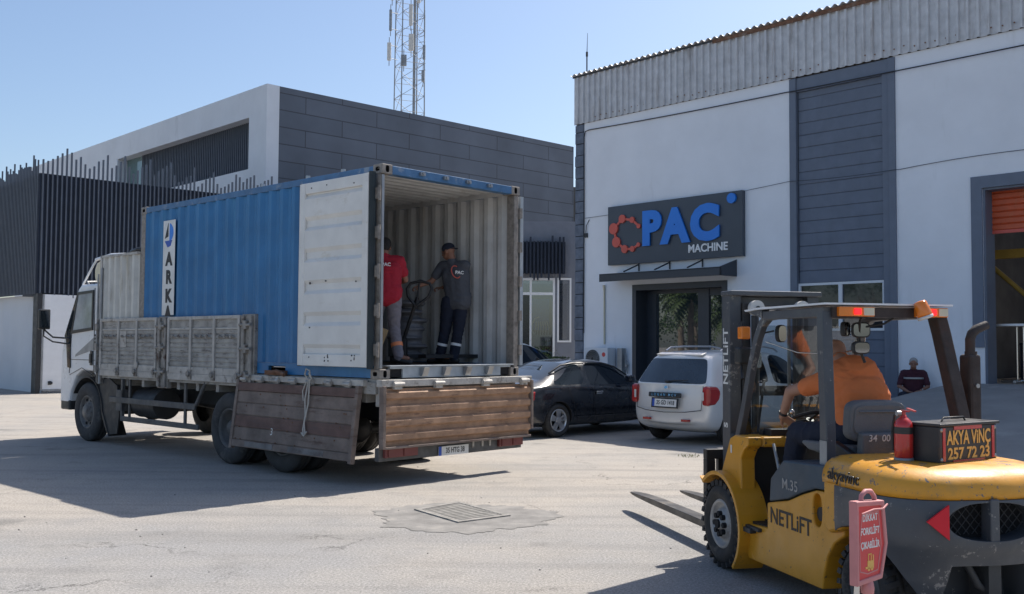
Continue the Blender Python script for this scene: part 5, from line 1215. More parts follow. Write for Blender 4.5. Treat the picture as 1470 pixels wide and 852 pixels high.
def person(loc, rz, label, J, skin, shirt, trousers, hair='hair', vox=.011, fat=1., sleeve=.75, group=None):
    t = thing('person', loc, rz, label, 'person', group)
    V = {k: Vector(v) for k, v in J.items() if isinstance(v, tuple)}
    hd_, nk = V['head'], V['neck']; f = V['face'].normalized(); up = (hd_ - nk).normalized(); up = (up - f * up.dot(f)).normalized(); sd_ = f.cross(up)   # sd_: the person's right
    H = Matrix((sd_, f, up)).transposed().to_4x4()
    def h(x, y, z): return hd_ + sd_ * x + f * y + up * z
    pr = [('ell', h(0, -.012, .025), (.076, .094, .092), H), ('ell', h(0, .028, -.045), (.058, .068, .070), H), ('ell', h(0, .052, -.085), (.028, .028, .022), H),
          ('cap', h(0, .090, .010), h(0, .106, -.022), .009, .013), ('ell', h(0, .094, -.055), (.024, .010, .007), H), ('ell', h(.033, .076, .018), (.022, .012, .010), H), ('ell', h(-.033, .076, .018), (.022, .012, .010), H),
          ('ell', h(.078, -.004, -.008), (.011, .020, .031), H), ('ell', h(-.078, -.004, -.008), (.011, .020, .031), H),
          ('cap', nk - (hd_ - nk) * .3, hd_ - up * .05 - f * .02, .060 * (1 + (fat - 1) * .5), .056)]
    pl_, chs = V['pelvis'], V['chest']
    pr += [('cap', pl_, chs, .125 * fat, .13 * fat), ('cap', V['sl'], V['sr'], .065, .065), ('cap', chs, nk, .11 * fat, .06)]
    for s_ in 'lr':
        pr += [('cap', V['s' + s_], V['e' + s_], .050 * fat, .040), ('cap', V['e' + s_], V['w' + s_], .040, .027)]
        pr += hand_prims(V['w' + s_], V['hd' + s_], V['hn' + s_], 1.0, J.get('curl', .7), thumb=J.get('th' + s_, 1))
        pr += [('cap', V['h' + s_], V['k' + s_], .085 * fat, .060), ('cap', V['k' + s_], V['a' + s_], .057, .040), ('cap', V['a' + s_], V['a' + s_] + Vector(J['t' + s_]) * .12, .038, .03)]
    blob('body', pr, min(vox, .0075), M[skin], t, 3)
    # shirt
    lat = (V['sl'] - V['sr']).normalized(); wd = (V['sl'] - V['sr']).length / 2
    sh = [('cap', V['sl'] - lat * .02, V['sr'] + lat * .02, .078, .078), ('cap', chs + lat * wd * .42, pl_ + lat * .055, .128 * fat, .125 * fat), ('cap', chs - lat * wd * .42, pl_ - lat * .055, .128 * fat, .125 * fat), ('cap', chs, pl_, .135 * fat, .135 * fat), ('cap', chs, nk - (nk - chs) * .12, .12 * fat, .072)]
    if not J.get('extra'): hz_ = pl_ + Vector((0, 0, .035)); sh.append(('cap', hz_ + lat * .075, hz_ - lat * .075, .126 * fat, .126 * fat)); sh.append(('cap', hz_ + lat * .06 - Vector((0, 0, .07)), hz_ - lat * .06 - Vector((0, 0, .07)), .134 * fat, .134 * fat))
    for e in J.get('extra', []): sh.append(e)
    for s_ in 'lr': sh.append(('cap', V['s' + s_], V['s' + s_].lerp(V['e' + s_], sleeve), .070 * fat, .062 * (fat * .5 + .5)))
    so_ = blob('shirt', sh, vox, M[shirt], t, 5, .0085)
    # trousers
    tp = [('cap', pl_ + lat * .07 - Vector((0, 0, .02)), pl_ - lat * .07 - Vector((0, 0, .02)), .122 * fat, .122 * fat)]
    for s_ in 'lr': tp += [('cap', V['h' + s_], V['k' + s_], .105 * fat, .078), ('cap', V['k' + s_], V['a' + s_] + (V['k' + s_] - V['a' + s_]) * .02, .076, .066)]
    tr__ = blob('trousers', tp, vox, M[trousers], t, 4, .009)
    for s_ in 'lr':
        a = V['a' + s_]; td = Vector(J['t' + s_]).normalized(); b_ = [('cap', a + Vector((0, 0, -.035)) - td * .045, a + Vector((0, 0, -.045)) + td * .15, .043, .036), ('cap', a + Vector((0, 0, .02)), a + Vector((0, 0, -.03)), .048, .046)]
        blob('shoe', b_, .009, M['shoe'], t, 3)
    # hair
    if hair != 'cap':
        blob('hair', [('ell', h(0, -.022, .040), (.083, .096, .088), H), ('ell', h(0, -.055, -.01), (.070, .055, .07), H)], .008, M[hair], t, 2)
    else:
        cp = blob('cap', [('ell', h(0, -.010, .048), (.086, .100, .078), H)], .008, M['navy'], t, 2)
        cb = J.get('brim', -1); b = MB(); q = []
        for i in range(13):
            a = R(-70 + 140 * i / 12); q.append((math.sin(a) * .070, cb * (.06 + math.cos(a) * .10)))
        b.prism(q, .0, .008, 'z', Matrix.Translation(h(0, 0, .028)) @ H @ Matrix.Rotation(R(12 * -cb), 4, 'X')); b.build('brim', M['navy'], cp)
    for s_ in (-1, 1):
        b = MB(); b.sphere(h(s_ * .031, .083, .004), (.011, .009, .007), 8); b.build('eye', M['ink'], t)
    return t, V, so_, tr__

# container frame helper: u along the container from the doors, v across from the near side
ug, vg = Vector((-.7304, .6830, 0)), Vector((.6830, .7304, 0)); CO = Vector((TO[0], TO[1], 0)); FZ = ZB + .15
def inc(u, v, z=0): p = CO + ug * u + vg * v; return Vector((p.x, p.y, FZ + z))
# worker in grey, back to us, leaning left over the pallet truck handle. local: x right in the picture, y away
gw = inc(.98, 1.93) + Vector((.16, 0, 0))
t, V, sh_, tp_ = person(gw, R(-4), 'man in grey T-shirt, dark cap and navy trousers gripping the pallet truck handle', dict(
    pelvis=(0.05, 0, .90), chest=(.01, .02, 1.24), neck=(-.05, .03, 1.45), head=(-.10, .05, 1.575), face=(-.88, .38, -.28), sl=(-.20, .12, 1.37), sr=(.16, -.05, 1.37), el=(-.34, .10, 1.16), er=(.03, .27, 1.12), wl=(-.475, -.06, 1.09), wr=(-.20, .22, 1.08),
    hdl=(-.7, -.2, -.25), hnl=(-.2, 0, -1), hdr=(-.9, -.2, -.1), hnr=(0, 0, -1), hl=(-.085, 0, .86), hr=(.095, 0, .86), kl=(-.13, .03, .47), kr=(.06, -.02, .47), al=(-.21, .04, .08), ar=(.0, -.05, .08), tl=(-.9, .1, 0), tr=(-.9, .1, 0), curl=1.1, brim=-1,
    ), 'skin_dark', 'grey_shirt', 'navy', 'cap', sleeve=.62, fat=1.0)
for s_ in 'lr':
    k, a = V['k' + s_], V['a' + s_]; p = a.lerp(k, .48); d = (k - a).normalized(); b = MB(); b.cyl(p - d * .018, p + d * .018, .0775, n=20); b.build('reflective_band', M['reflect'], tp_)
# back print: orange swoosh ring and letters
def bk(x, z, y=-.155): return frame((x, y, z), (1, .12, -.05), (.05, 0, 1))
b = MB()
pts = [(.035 + .075 * math.cos(R(a)) * .8 - .02 * math.sin(R(a)), 1.275 + .085 * math.sin(R(a))) for a in range(60, 320, 15)]
b.tube([(x, -.150, z) for x, z in pts], .0075, 5); b.build('printed_ring', M['redletter'], t)
text('PAC', .062, M['blueletter'] if False else M['whiteletter'], t, bk(.085, 1.265, -.152), 'back_print', .001, .002)
# worker in crimson, half hidden by the door post
t, V, sh_, tp_ = person(inc(.82, .78), R(10), 'man in crimson T-shirt and grey trousers half hidden behind the open container door', dict(
    pelvis=(0, 0, .93), chest=(-.02, .05, 1.24), neck=(-.04, .10, 1.44), head=(-.03, .15, 1.55), face=(-.1, .92, -.35), sl=(-.21, .08, 1.36), sr=(.17, .08, 1.36), el=(-.32, .16, 1.10), er=(.25, .16, 1.12), wl=(-.22, .40, 1.05), wr=(.20, .38, 1.10),
    hdl=(.3, .9, 0), hnl=(0, 0, -1), hdr=(-.4, .8, 0), hnr=(0, 0, -1), hl=(-.09, 0, .88), hr=(.09, 0, .88), kl=(-.16, .18, .50), kr=(.10, .06, .50), al=(-.18, -.06, .09), ar=(.16, -.05, .10), tl=(-.3, 1, 0), tr=(.95, -.2, -.15), curl=.9), 'skin_dark', 'crimson_shirt', 'grey_trousers', 'hair', sleeve=.62, fat=1.02)
for s_ in 'lr':
    k, a = V['k' + s_], V['a' + s_]; p = a.lerp(k, .40); d = (k - a).normalized(); b = MB(); b.cyl(p - d * .025, p + d * .025, .0775, n=20); b.build('orange_band', M['reflect_o'], tp_)
text('PAC', .062, M['whiteletter'], t, frame((-.02, -.115, 1.30), (1, 0, 0), (0, .1, 1)), 'back_print', .001, .002)
# pallet truck
t = thing('pallet_truck', (-1.46, 13.62, FZ), R(0), 'black pallet truck with loop handle held by the two workers', 'pallet truck')
hp = Vector((.24, -.05, 1.10)); hb0 = Vector((-.06, .12, .22)); dd = (hp - hb0).normalized()
b = MB(); b.tube([hb0, hb0.lerp(hp, .78)], .026, 8); b.build('handle_shaft', M['black'], t)
lp = [Vector(q) for q in ((.06, 0, .86), (-.035, -.0, .98), (-.05, 0, 1.08), (.0, 0, 1.155), (.13, 0, 1.19), (.26, 0, 1.155), (.29, 0, 1.08), (.24, 0, .97), (.10, 0, .86))]
b = MB(); b.tube([p + Vector((.08, -.03, -.06)) for p in lp], .020, 8); b.tube([(.16, -.03, .80), (.20, -.03, 1.10)], .015, 6); b.build('loop_handle', M['black'], t)
b = MB(); b.box(-.22, .02, .0, .24, .10, .34); b.cyl((-.12, .12, .1), (-.12, .12, .40), .05); b.build('hydraulic_unit', M['black'], t, bevel=.01)
b = MB(); b.cyl((-.2, .12, .09), (-.12, .12, .09), .085, n=20); b.cyl((-.08, .12, .09), (.0, .12, .09), .085, n=20); b.build('steering_wheels', M['rubber'], t)
for q in (0, 1): X = Matrix.Rotation(R(46), 4, 'Z'); b = MB(); b.box(.15, 1.3, -.28 + q * .38, -.12 + q * .38, .08, .13, X); b.build('fork', M['black'], t)
# wrapped machine part and timber crate
b = MB(); w1 = inc(1.35, 1.15); pr = [('ell', (0, 0, .42), (.22, .22, .36))] + [('ell', (.04 * math.sin(k * 2.1), .03 * math.cos(k * 1.7), .12 + k * .12), (.26, .24, .055)) for k in range(7)]
t = thing('wrapped_machine_part', inc(1.42, 1.66), 0, 'bulging grey wrapped machine part behind the pallet truck handle', 'cargo'); blob('wrapping', pr, .014, M['wrap'], t, 2)
t = thing('timber_crate', inc(1.15, .72), R(20), 'tilted light timber crate corner on the floor by the crimson worker', 'crate')
b = MB(); X = Matrix.Rotation(R(22), 4, 'Y'); b.box(-.06, .04, -.3, .3, .05, .50, X); b.box(-.08, -.06, -.3, .3, .08, .14, X); b.box(-.08, -.06, -.3, .3, .38, .46, X); b.build('boards', M['cardboard'], t, bevel=.005)
# seated man against the wall
sm = onf(9.18, -.42, 0); 
b = MB(); st = thing('low_bench', (sm.x, sm.y, 0), FA, 'low block the old man sits on beside the ramp', 'bench'); b.box(-.25, .25, -.18, .22, .0, .56); b.box(-.28, .28, -.22, .22, .56, .60); b.build('block', M['ramp'], st, bevel=.01)
t, V, sh_, tp_ = person((sm.x, sm.y, .16), FA + R(28), 'grey haired man in dark maroon striped polo shirt sitting against the white wall', dict(
    pelvis=(0, .05, .56), chest=(.02, .06, .88), neck=(.02, .03, 1.08), head=(.02, -.02, 1.20), face=(-.05, -1, -.12), sl=(.21, .04, 1.0), sr=(-.17, .04, 1.0), el=(.29, -.02, .74), er=(-.26, -.04, .74), wl=(.14, -.26, .66), wr=(-.10, -.28, .64),
    hdl=(-.7, -.5, -.1), hnl=(0, 0, -1), hdr=(.7, -.5, -.1), hnr=(0, 0, -1), hl=(.10, -.02, .54), hr=(-.10, -.02, .54), kl=(.22, -.42, .58), kr=(-.22, -.42, .56), al=(.20, -.40, .14), ar=(-.30, -.42, .14), tl=(.1, -1, 0), tr=(-.2, -1, 0), curl=.6), 'skin_dark', 'maroon_shirt', 'navy', 'hair_grey', vox=.012, fat=1.0, sleeve=.8)
b = MB(); b.strip([(-.17, -.045), (-.12, -.098), (-.05, -.118), (.02, -.122), (.09, -.118), (.16, -.098), (.205, -.045)], .89, .925, -.006); b.build('chest_stripe', M['galv'], t)
b = MB(); b.cyl((.165, -.235, .672), (.15, -.255, .668), .031, n=14); b.build('wristwatch', M['chrome'], t)

# ------------------------------------------------------------------ forklift (local: x forward, y to its left side, origin on the ground between the front wheels)
FO = (2.22, 7.755, 0); FR = R(103)
fk = thing('forklift', FO, FR, 'yellow and grey diesel forklift with long forks, seen from behind on its left side', 'forklift')
def lfx(x, z, y): return frame((x, y, z), (-1, 0, 0), (0, 0, 1))
# wheels
for s_ in (1, -1):
    wheel(fk, (.18, s_ * .475, .335), .315, .24, .185, s_, 'lug', 'rimgrey', 'rubber')
    wheel(fk, (-1.69, s_ * .44, .275), .26, .20, .15, s_, 'lug', 'rimdark', 'rubber')
b = MB(); b.cyl((.18, -.4, .335), (.18, .4, .335), .09); b.cyl((-1.63, -.4, .27), (-1.63, .4, .27), .06); b.box(-1.7, -1.55, -.3, .3, .2, .34); b.build('axles', M['darksteel'], fk)
def side_panel(y0, y1):
    b = MB()
    # lower flank between the wheels
    low = [(-.31, .15), (-1.24, .165)] + [(-1.25, .24), (-1.30, .38), (-1.38, .48), (-1.49, .545)] + [(-1.50, .86), (-1.36, .86), (-1.31, .78), (-1.24, .785), (-1.16, .78), (-.99, .73), (-.80, .66), (-.62, .625), (-.50, .60), (-.50, .42), (-.18, .40), (-.13, .33), (-.18, .25)]
    b.prism(low, y0, y1, 'y'); return b
wheelcut = []
def with_cut(b, name, mt, parent, cyls, bevel=.012):
    o = b.build(name, mt, None); cs = []
    for (x, z, r, ya, yb) in cyls: c = MB(); c.cyl((x, ya, z), (x, yb, z), r, n=36); cs.append(c.build('c', [M['matteblack']]))
    boolean(o, cs); o.parent = parent
    if bevel: m_ = o.modifiers.new('bevel', 'BEVEL'); m_.width = bevel; m_.segments = 2; m_.limit_method = 'ANGLE'; m_.angle_limit = R(40)
    return o
# left flank with fuel cap recess
o = side_panel(.36, .53).build('side_panel', M['yellow'], None)
c = MB(); c.prism(cyl_poly(-1.18, .655, .055, .105, 28, 2.6), .47, .70, 'y'); cc = c.build('c', [M['matteblack']]); boolean(o, [cc]); o.parent = fk
m_ = o.modifiers.new('bevel', 'BEVEL'); m_.width = .012; m_.segments = 2; m_.limit_method = 'ANGLE'; m_.angle_limit = R(40)
side_panel(-.53, -.36).build('side_panel', M['yellow'], fk, bevel=.01)
b = MB(); b.box(-1.5, .35, -.36, .36, .20, .36); b.box(-1.35, -.1, -.36, .36, .36, .42); b.build('frame', M['darksteel'], fk)
# fender and cowl
for s_ in (1, -1):
    b = MB(); pa = arc(.18, .335, .375, 48, 222, 22); po = arc(.18, .335, .405, 222, 48, 22)
    b.prism([(.47, .645), (.50, .665)] + [(x, z) for x, z in arc(.18, .335, .405, 50, 225, 22)] + [(x, z) for x, z in arc(.18, .335, .375, 225, 48, 22)], s_ * .37, s_ * .61, 'y')
    b.build('fender', M['yellow'], fk, bevel=.006)
    b = MB(); b.prism([(.27, .70), (.10, 1.0), (.02, 1.03), (-.20, 1.03), (-.20, .97), (-.13, .93), (-.08, .86), (-.09, .62), (-.06, .52), (-.15, .40), (-.22, .26), (-.31, .15), (-.20, .15), (-.12, .30), (.0, .55), (.16, .70)], s_ * .41, s_ * .53, 'y')
    b.build('cowl_side', M['yellow'], fk, bevel=.012)
b = MB(); b.box(-.20, .08, -.41, .41, .955, 1.03); b.prism([(.10, 1.0), (.27, .66), (.22, .62), (.05, .96)], -.41, .41, 'y'); b.build('dash_cowl', M['yellow'], fk, bevel=.02)
b = MB(); b.box(-.55, .0, -.40, .40, .40, .43); b.box(.0, .04, -.40, .40, .43, .95); b.box(-.5, -.12, .38, .50, .395, .42); b.prism([(.0, .43), (-.18, .43), (.0, .60)], -.36, .36, 'y'); b.build('footwell', M['black'], fk)
b = MB(); b.box(-.42, -.12, .44, .56, .375, .40); b.box(-.33, -.10, .50, .58, .35, .385); b.build('step_tread', M['darksteel'], fk, bevel=.005)
# slate seat deck with model name
b = MB(); b.prism([(-.54, .615), (-.56, .78), (-.74, .925), (-1.34, .955), (-1.34, .80), (-1.16, .79), (-.99, .74), (-.80, .67)], -.50, .535, 'y'); b.build('seat_deck', M['fblue'], fk, bevel=.012)
text('M.35', .10, M['galv'], fk, lfx(-.84, .765, .537), 'lettering', .001, .001, wid=1.1)
text('NETLiFT', .155, M['ink'], fk, lfx(-.83, .52, .532), 'lettering', .0008, .0022, wid=1.0)
b = MB(); b.cyl((-1.18, .46, .63), (-1.18, .505, .63), .045, n=16); b.build('fuel_cap', M['black'], fk)
b = MB(); b.box(.06, .08, .531, .534, .89, .95); b.build('white_sticker', M['plate'], fk)
# rear hood: yellow upper shell, grey counterweight below
def shell(b, levels, x_front=-1.36, n=40):
    # levels: [(z, rear x, half width, corner radius)] -> rounded-U outlines joined upwards
    rows = []
    for z, xr, hw, cr in levels:
        pts = [(x_front, hw), ]
        xs = xr + cr
        pts += [(x_front + (xs - x_front) * t / 6, hw - .0 * t) for t in range(1, 6)]
        for i in range(13):
            a = R(90 + 90 * i / 12); e = 2 / 2.4; pts.append((xs + cr * -abs(math.cos(a)) ** e, hw - cr + cr * abs(math.sin(a)) ** e))
        for i in range(1, 6): t = i / 6; pts.append((xr - .035 * (1 - abs(1 - t)) * 0 - .02 * math.sin(math.pi / 2 * t), (hw - cr) * (1 - t)))
        pts.append((xr - .02, 0)); pts += [(x, -y) for x, y in pts[-2::-1]]
        rows.append([(x, y, z) for x, y in pts])
    m_ = len(rows[0]); v = [p for r_ in rows for p in r_]; f = [(i * m_ + k, i * m_ + k + 1, (i + 1) * m_ + k + 1, (i + 1) * m_ + k) for i in range(len(rows) - 1) for k in range(m_ - 1)]
    k = len(rows) - 1
    f += [tuple(range(m_)), tuple(k * m_ + q for q in range(m_))] + [(i * m_, (i + 1) * m_, (i + 1) * m_ + m_ - 1, i * m_ + m_ - 1) for i in range(k)]
    b.add(v, f, smooth=True)
b = MB(); shell(b, [(.865, -2.20, .595, .42), (.90, -2.205, .598, .42), (.94, -2.20, .590, .41), (.98, -2.17, .570, .40), (1.01, -2.12, .53, .38), (1.027, -2.04, .46, .34), (1.032, -1.95, .38, .28)])
hoo = b.build('rear_hood', M['yellowworn'], fk)
# hood front step: yellow panel reaching down the side
b = MB(); b.prism([(-1.42, .555), (-1.56, .60), (-1.62, .86), (-1.62, .90), (-1.40, .90), (-1.36, .87), (-1.36, .60)], .50, .592, 'y'); b.prism([(-1.42, .555), (-1.56, .60), (-1.62, .86), (-1.62, .90), (-1.40, .90), (-1.36, .87), (-1.36, .60)], -.592, -.50, 'y'); b.build('hood_side', M['yellow'], fk, bevel=.02)
text('akyavinc', .10, M['ink'], fk, lfx(-1.60, .925, .5985), 'lettering', .003, .0012, fit=.34)
b = MB(); shell(b, [(.20, -2.05, .50, .32), (.26, -2.12, .55, .36), (.42, -2.17, .575, .39), (.56, -2.19, .585, .40), (.585, -2.215, .595, .41), (.66, -2.225, .60, .42), (.80, -2.215, .60, .42), (.862, -2.205, .598, .42)], -1.50)
cw = b.build('counterweight', M['fgrey'], None); cs = []
for s_ in (1, -1): c = MB(); c.cyl((-1.70, s_ * .30, .26), (-1.70, s_ * .9, .26), .385, n=40); cs.append(c.build('c', [M['matteblack']]))
c = MB(); c.prism(cyl_poly(.05, .745, .275, .105, 40, 2.3), -2.6, -2.10, 'x'); cs.append(c.build('c', [M['matteblack']]))
c = MB(); c.prism([(-.23, .26), (.33, .26), (.285, .50), (-.185, .50)], -2.6, -1.95, 'x'); cs.append(c.build('c', [M['matteblack']]))
boolean(cw, cs); cw.parent = fk; m_ = cw.modifiers.new('bevel', 'BEVEL'); m_.width = .016; m_.segments = 3; m_.limit_method = 'ANGLE'; m_.angle_limit = R(40)
for p in cw.data.polygons: p.use_smooth = False if abs(p.normal.x) > .999 and p.area > .05 else p.use_smooth
b = MB(); b.prism([(.08, .62), (.078, .87), (.022, .87), (.02, .62)], -2.235, -2.15, 'x'); b.build('grille_bar', M['fgrey'], cw, bevel=.008)
b = MB()
for k in range(-9, 10):
    for sg_ in (1, -1):
        p0, p1 = None, None; pts = []
        for q in range(31):
            yy = -.27 + .54 * q / 30; zz = .745 + sg_ * (yy - k * .055) * 1.1
            if abs(yy / .27) ** 2.3 + abs((zz - .745) / .10) ** 2.3 < 1: pts.append((-2.13, yy + .05, zz))
        if len(pts) > 1: b.tube([pts[0], pts[-1]], .0035, 4)
b.build('grille_mesh', M['darksteel'], cw)
b = MB(); b.box(-2.11, -2.10, -.30, .30, .62, .87); b.build('radiator', M['matteblack'], cw)
b = MB(); b.prism([(.275, .845), (.275, .655), (.40, .755)], -2.226, -2.212, 'x', Matrix.Translation((-.025 - 2.16, .385, 0)) @ Matrix.Rotation(R(-9), 4, 'Z') @ Matrix.Translation((2.19, -.33, 0))); b.build('red_triangle', M['trired'], cw)
b = MB(); b.box(-2.16, -2.0, -.04, .04, .24, .50); b.tube([(-2.1, .14, .5), (-2.12, .08, .38), (-2.1, .0, .33)], .022, 8); b.build('tow_pin', M['darksteel'], cw)
# mast
for s_ in (1, -1):
    b = MB(); y = s_ * .345; b.box(.38, .52, y - .05, y + .05, .12, 2.12); b.build('mast_rail', M['fgrey'], fk, bevel=.006)
    b = MB(); y = s_ * .255; b.box(.36, .50, y - .035, y + .035, .22, 2.05); b.build('inner_rail', M['darksteel'], fk, bevel=.005)
    b = MB(); b.cyl((.33, s_ * .20, .3), (.33, s_ * .20, 1.95), .030, n=14); b.build('lift_cylinder', M['darksteel'], fk)
    b = MB(); b.box(.40, .415, s_ * .14 - .012, s_ * .14 + .012, .4, 2.0); b.build('lift_chain', M['steel'], fk)
    b = MB(); b.cyl((.33, s_ * .20, 2.01), (.28, s_ * .20, 2.01), .062, n=28); pu = b.build('pulley', M['antenna'], fk, bevel=.006); b = MB(); b.cyl((.34, s_ * .20, 2.01), (.268, s_ * .20, 2.01), .016, n=12); b.build('pulley_pin', M['darksteel'], pu)
    b = MB(); b.cyl((.12, s_ * .32, .55), (.38, s_ * .36, 1.0), .035, n=12); b.build('tilt_cylinder', M['darksteel'], fk)
b = MB(); b.box(.34, .53, -.405, .405, 2.11, 2.15); b.box(.46, .53, -.30, .30, 2.03, 2.11); b.build('mast_crossbar', M['fgrey'], fk, bevel=.008); each('mast_crossbar', M['darksteel'], fk, [lambda b: b.box(.50, .54, -.30, .30, 1.30, 1.38), lambda b: b.box(.50, .54, -.30, .30, .3, .4)])
text('NETLiFT', .125, M['plate'], fk, frame((.45, .397, 1.62), (0, 0, 1), (1, 0, 0)), 'lettering', .0008, .002, wid=1.0)
text('S', .09, M['plate'], fk, frame((.45, .397, 1.07), (0, 0, 1), (1, 0, 0)), 'lettering', .0008, .003)
# carriage and forks
b = MB(); b.box(.60, .67, -.50, .50, .38, .46); b.box(.60, .67, -.50, .50, .78, .86); b.box(.60, .67, .42, .50, .46, .78); b.box(.60, .67, -.50, -.42, .46, .78); b.box(.55, .62, .20, .30, .35, .9); b.box(.55, .62, -.30, -.20, .35, .9); b.build('carriage', M['black'], fk, bevel=.006)
b = MB(); b.box(.67, .72, .25, .35, .20, .86)
def fork(y):
    b = MB(); L = 2.93
    b.box(.67, .72, y - .065, y + .065, .18, .86)
    pts = [(.67, .16), (.67, .215), (2.2, .212), (L, .175), (L, .165), (1.2, .15)]
    n = 7; xs = [.67, 1.4, 2.2, 2.6, 2.8, 2.9, 2.93]; ws = [.065, .065, .065, .062, .050, .032, .015]; zt = [.215, .215, .212, .200, .190, .182, .178]; zb_ = [.155, .155, .158, .163, .166, .168, .170]
    v = []
    for i in range(n): v += [(xs[i], y - ws[i], zb_[i]), (xs[i], y + ws[i], zb_[i]), (xs[i], y + ws[i], zt[i]), (xs[i], y - ws[i], zt[i])]
    f = [(0, 1, 2, 3), tuple(4 * (n - 1) + q for q in range(4))]
    for i in range(n - 1):
        for q in range(4): f.append((4 * i + q, 4 * i + (q + 1) % 4, 4 * i + 4 + (q + 1) % 4, 4 * i + 4 + q))
    b.add(v, f); b.build('fork', M['forksteel'], fk, bevel=.006)
fork(.30); fork(-.25)
# overhead guard
b = MB()
for s_ in (1,): b.prism([(-.30, 1.90), (-.24, 1.96), (-1.14, 1.965), (-1.14, 1.90)], .38, .455, 'y')
b.prism([(-.30, 1.90), (-.24, 1.96), (-1.14, 1.965), (-1.14, 1.90)], -.455, -.38, 'y'); b.box(-1.14, -1.06, -.38, .38, 1.90, 1.962); b.box(-.34, -.26, -.38, .38, 1.915, 1.958)
for k in range(6): b.box(-1.06, -.34, -.30 + k * .12 - .012, -.30 + k * .12 + .012, 1.925, 1.955)
b.build('guard_frame', M['fgrey'], fk, bevel=.006)
b = MB(); b.prism([(-.06, 1.965), (-.04, 1.978), (-.25, 1.990), (-1.20, 1.992), (-1.20, 1.980), (-.25, 1.975)], -.475, .475, 'y'); b.build('roof_cover', M['cabwhite'], fk)
b = MB(); b.prism([(-.06, 1.965), (-.30, 1.975), (-.30, 1.91)], .40, .46, 'y'); b.build('roof_gusset', M['fgrey'], fk); b = MB(); b.prism([(-.06, 1.965), (-.30, 1.975), (-.30, 1.91)], -.46, -.40, 'y'); b.build('roof_gusset', M['fgrey'], fk)
def sweep(b, path, w_, d_):   # rectangular section post through (x,y,z) points in an x-z bend
    n = len(path); v = []
    for i, p in enumerate(path):
        a = Vector(path[max(i - 1, 0)]); c = Vector(path[min(i + 1, n - 1)]); t = (c - a).normalized(); nn = Vector((t.z, 0, -t.x)).normalized() * d_ / 2; yy = Vector((0, w_ / 2, 0)); p = Vector(p)
        v += [p - nn - yy, p - nn + yy, p + nn + yy, p + nn - yy]
    f = [(0, 1, 2, 3), tuple(4 * (n - 1) + q for q in range(4))]
    for i in range(n - 1):
        for q in range(4): f.append((4 * i + q, 4 * i + (q + 1) % 4, 4 * i + 4 + (q + 1) % 4, 4 * i + 4 + q))
    b.add(v, f)
for s_ in (1, -1):
    b = MB(); sweep(b, [(.16, s_ * .43, .95), (.05, s_ * .43, 1.20), (-.08, s_ * .43, 1.55), (-.17, s_ * .425, 1.76), (-.24, s_ * .42, 1.87), (-.34, s_ * .42, 1.925), (-.5, s_ * .42, 1.935)], .05, .065); b.build('front_pillar', M['fgrey'], fk, bevel=.006)
b = MB(); sweep(b, [(-1.20, .455, .80), (-1.17, .445, 1.2), (-1.12, .43, 1.75), (-1.10, .42, 1.94)], .07, .085); pr_ = b.build('rear_pillar', M['fgrey'], fk, bevel=.008)
b = MB(); b.box(-1.235, -1.15, .488, .491, .93, 1.10); b.build('worn_label', M['galv'], pr_)
b = MB(); sweep(b, [(-1.25, -.54, .98), (-1.17, -.50, 1.4), (-1.10, -.455, 1.8), (-1.08, -.43, 1.94)], .085, .10); b.build('rear_pillar', M['brownrust'], fk, bevel=.008)
b = MB(); b.cyl((-1.235, .46, .84), (-1.235, .495, .84), .012, n=8); b.cyl((-1.18, .46, .84), (-1.18, .495, .84), .012, n=8); b.build('pillar_bolts', M['steel'], fk)
# windscreen pane, its frame, mirrors and lights
b = MB(); v = []
for x, z in ((.11, 1.04), (-.22, 1.86)): v += [(x, -.40, z), (x, .40, z)]
b.add([v[0], v[1], v[3], v[2]] + [(p[0] - .004, p[1], p[2]) for p in (v[0], v[1], v[3], v[2])], [(0, 1, 2, 3), (4, 7, 6, 5), (0, 4, 5, 1), (1, 5, 6, 2), (2, 6, 7, 3), (3, 7, 4, 0)]); b.build('windscreen', M['clearpane'], fk)
def rearlamp(y0, y1):
    b = MB(); b.box(-1.20, -1.15, y0, y1, 1.905, 1.968); l_ = b.build('rear_lamp', M['orangelens'], fk, bevel=.006)
    c_ = (y0 + y1) / 2; b = MB(); b.box(-1.212, -1.2, c_ - .026, c_ + .026, 1.917, 1.957); b.build('stop_light', M['redlit'], l_, bevel=.005)
    b = MB(); b.box(-1.206, -1.2, min(y0, y1) + .008, c_ - .045, 1.912, 1.962); b.build('reversing_light', M['cream'], l_)
rearlamp(.37, .11); rearlamp(-.44, -.20)
b = MB(); b.box(-1.17, -1.12, -.44, .40, 1.90, 1.965); b.build('lamp_rail', M['brownrust'], fk)
X = Matrix.Translation((-1.24, -.215, 1.955)) @ Matrix.Rotation(R(-18), 4, 'X') @ Matrix.Rotation(R(8), 4, 'Y')
b = MB(); b.lathe([(-.045, 0), (-.045, .048), (-.03, .050), (.045, .042), (.056, .034), (.06, 0)], (0, 0, 0), 'z', 24, X); be = b.build('beacon', M['orangelens'], fk)
b = MB(); b.lathe([(-.065, 0), (-.065, .05), (-.045, .052), (-.045, 0)], (0, 0, 0), 'z', 20, X); b.box(-.02, .08, -.01, .01, -.065, -.03, X); b.build('beacon_base', M['whitelens'], be)
M['mirror'] = mat('mirror_face', (.30, .31, .33), .04, metal=1, var=.02)
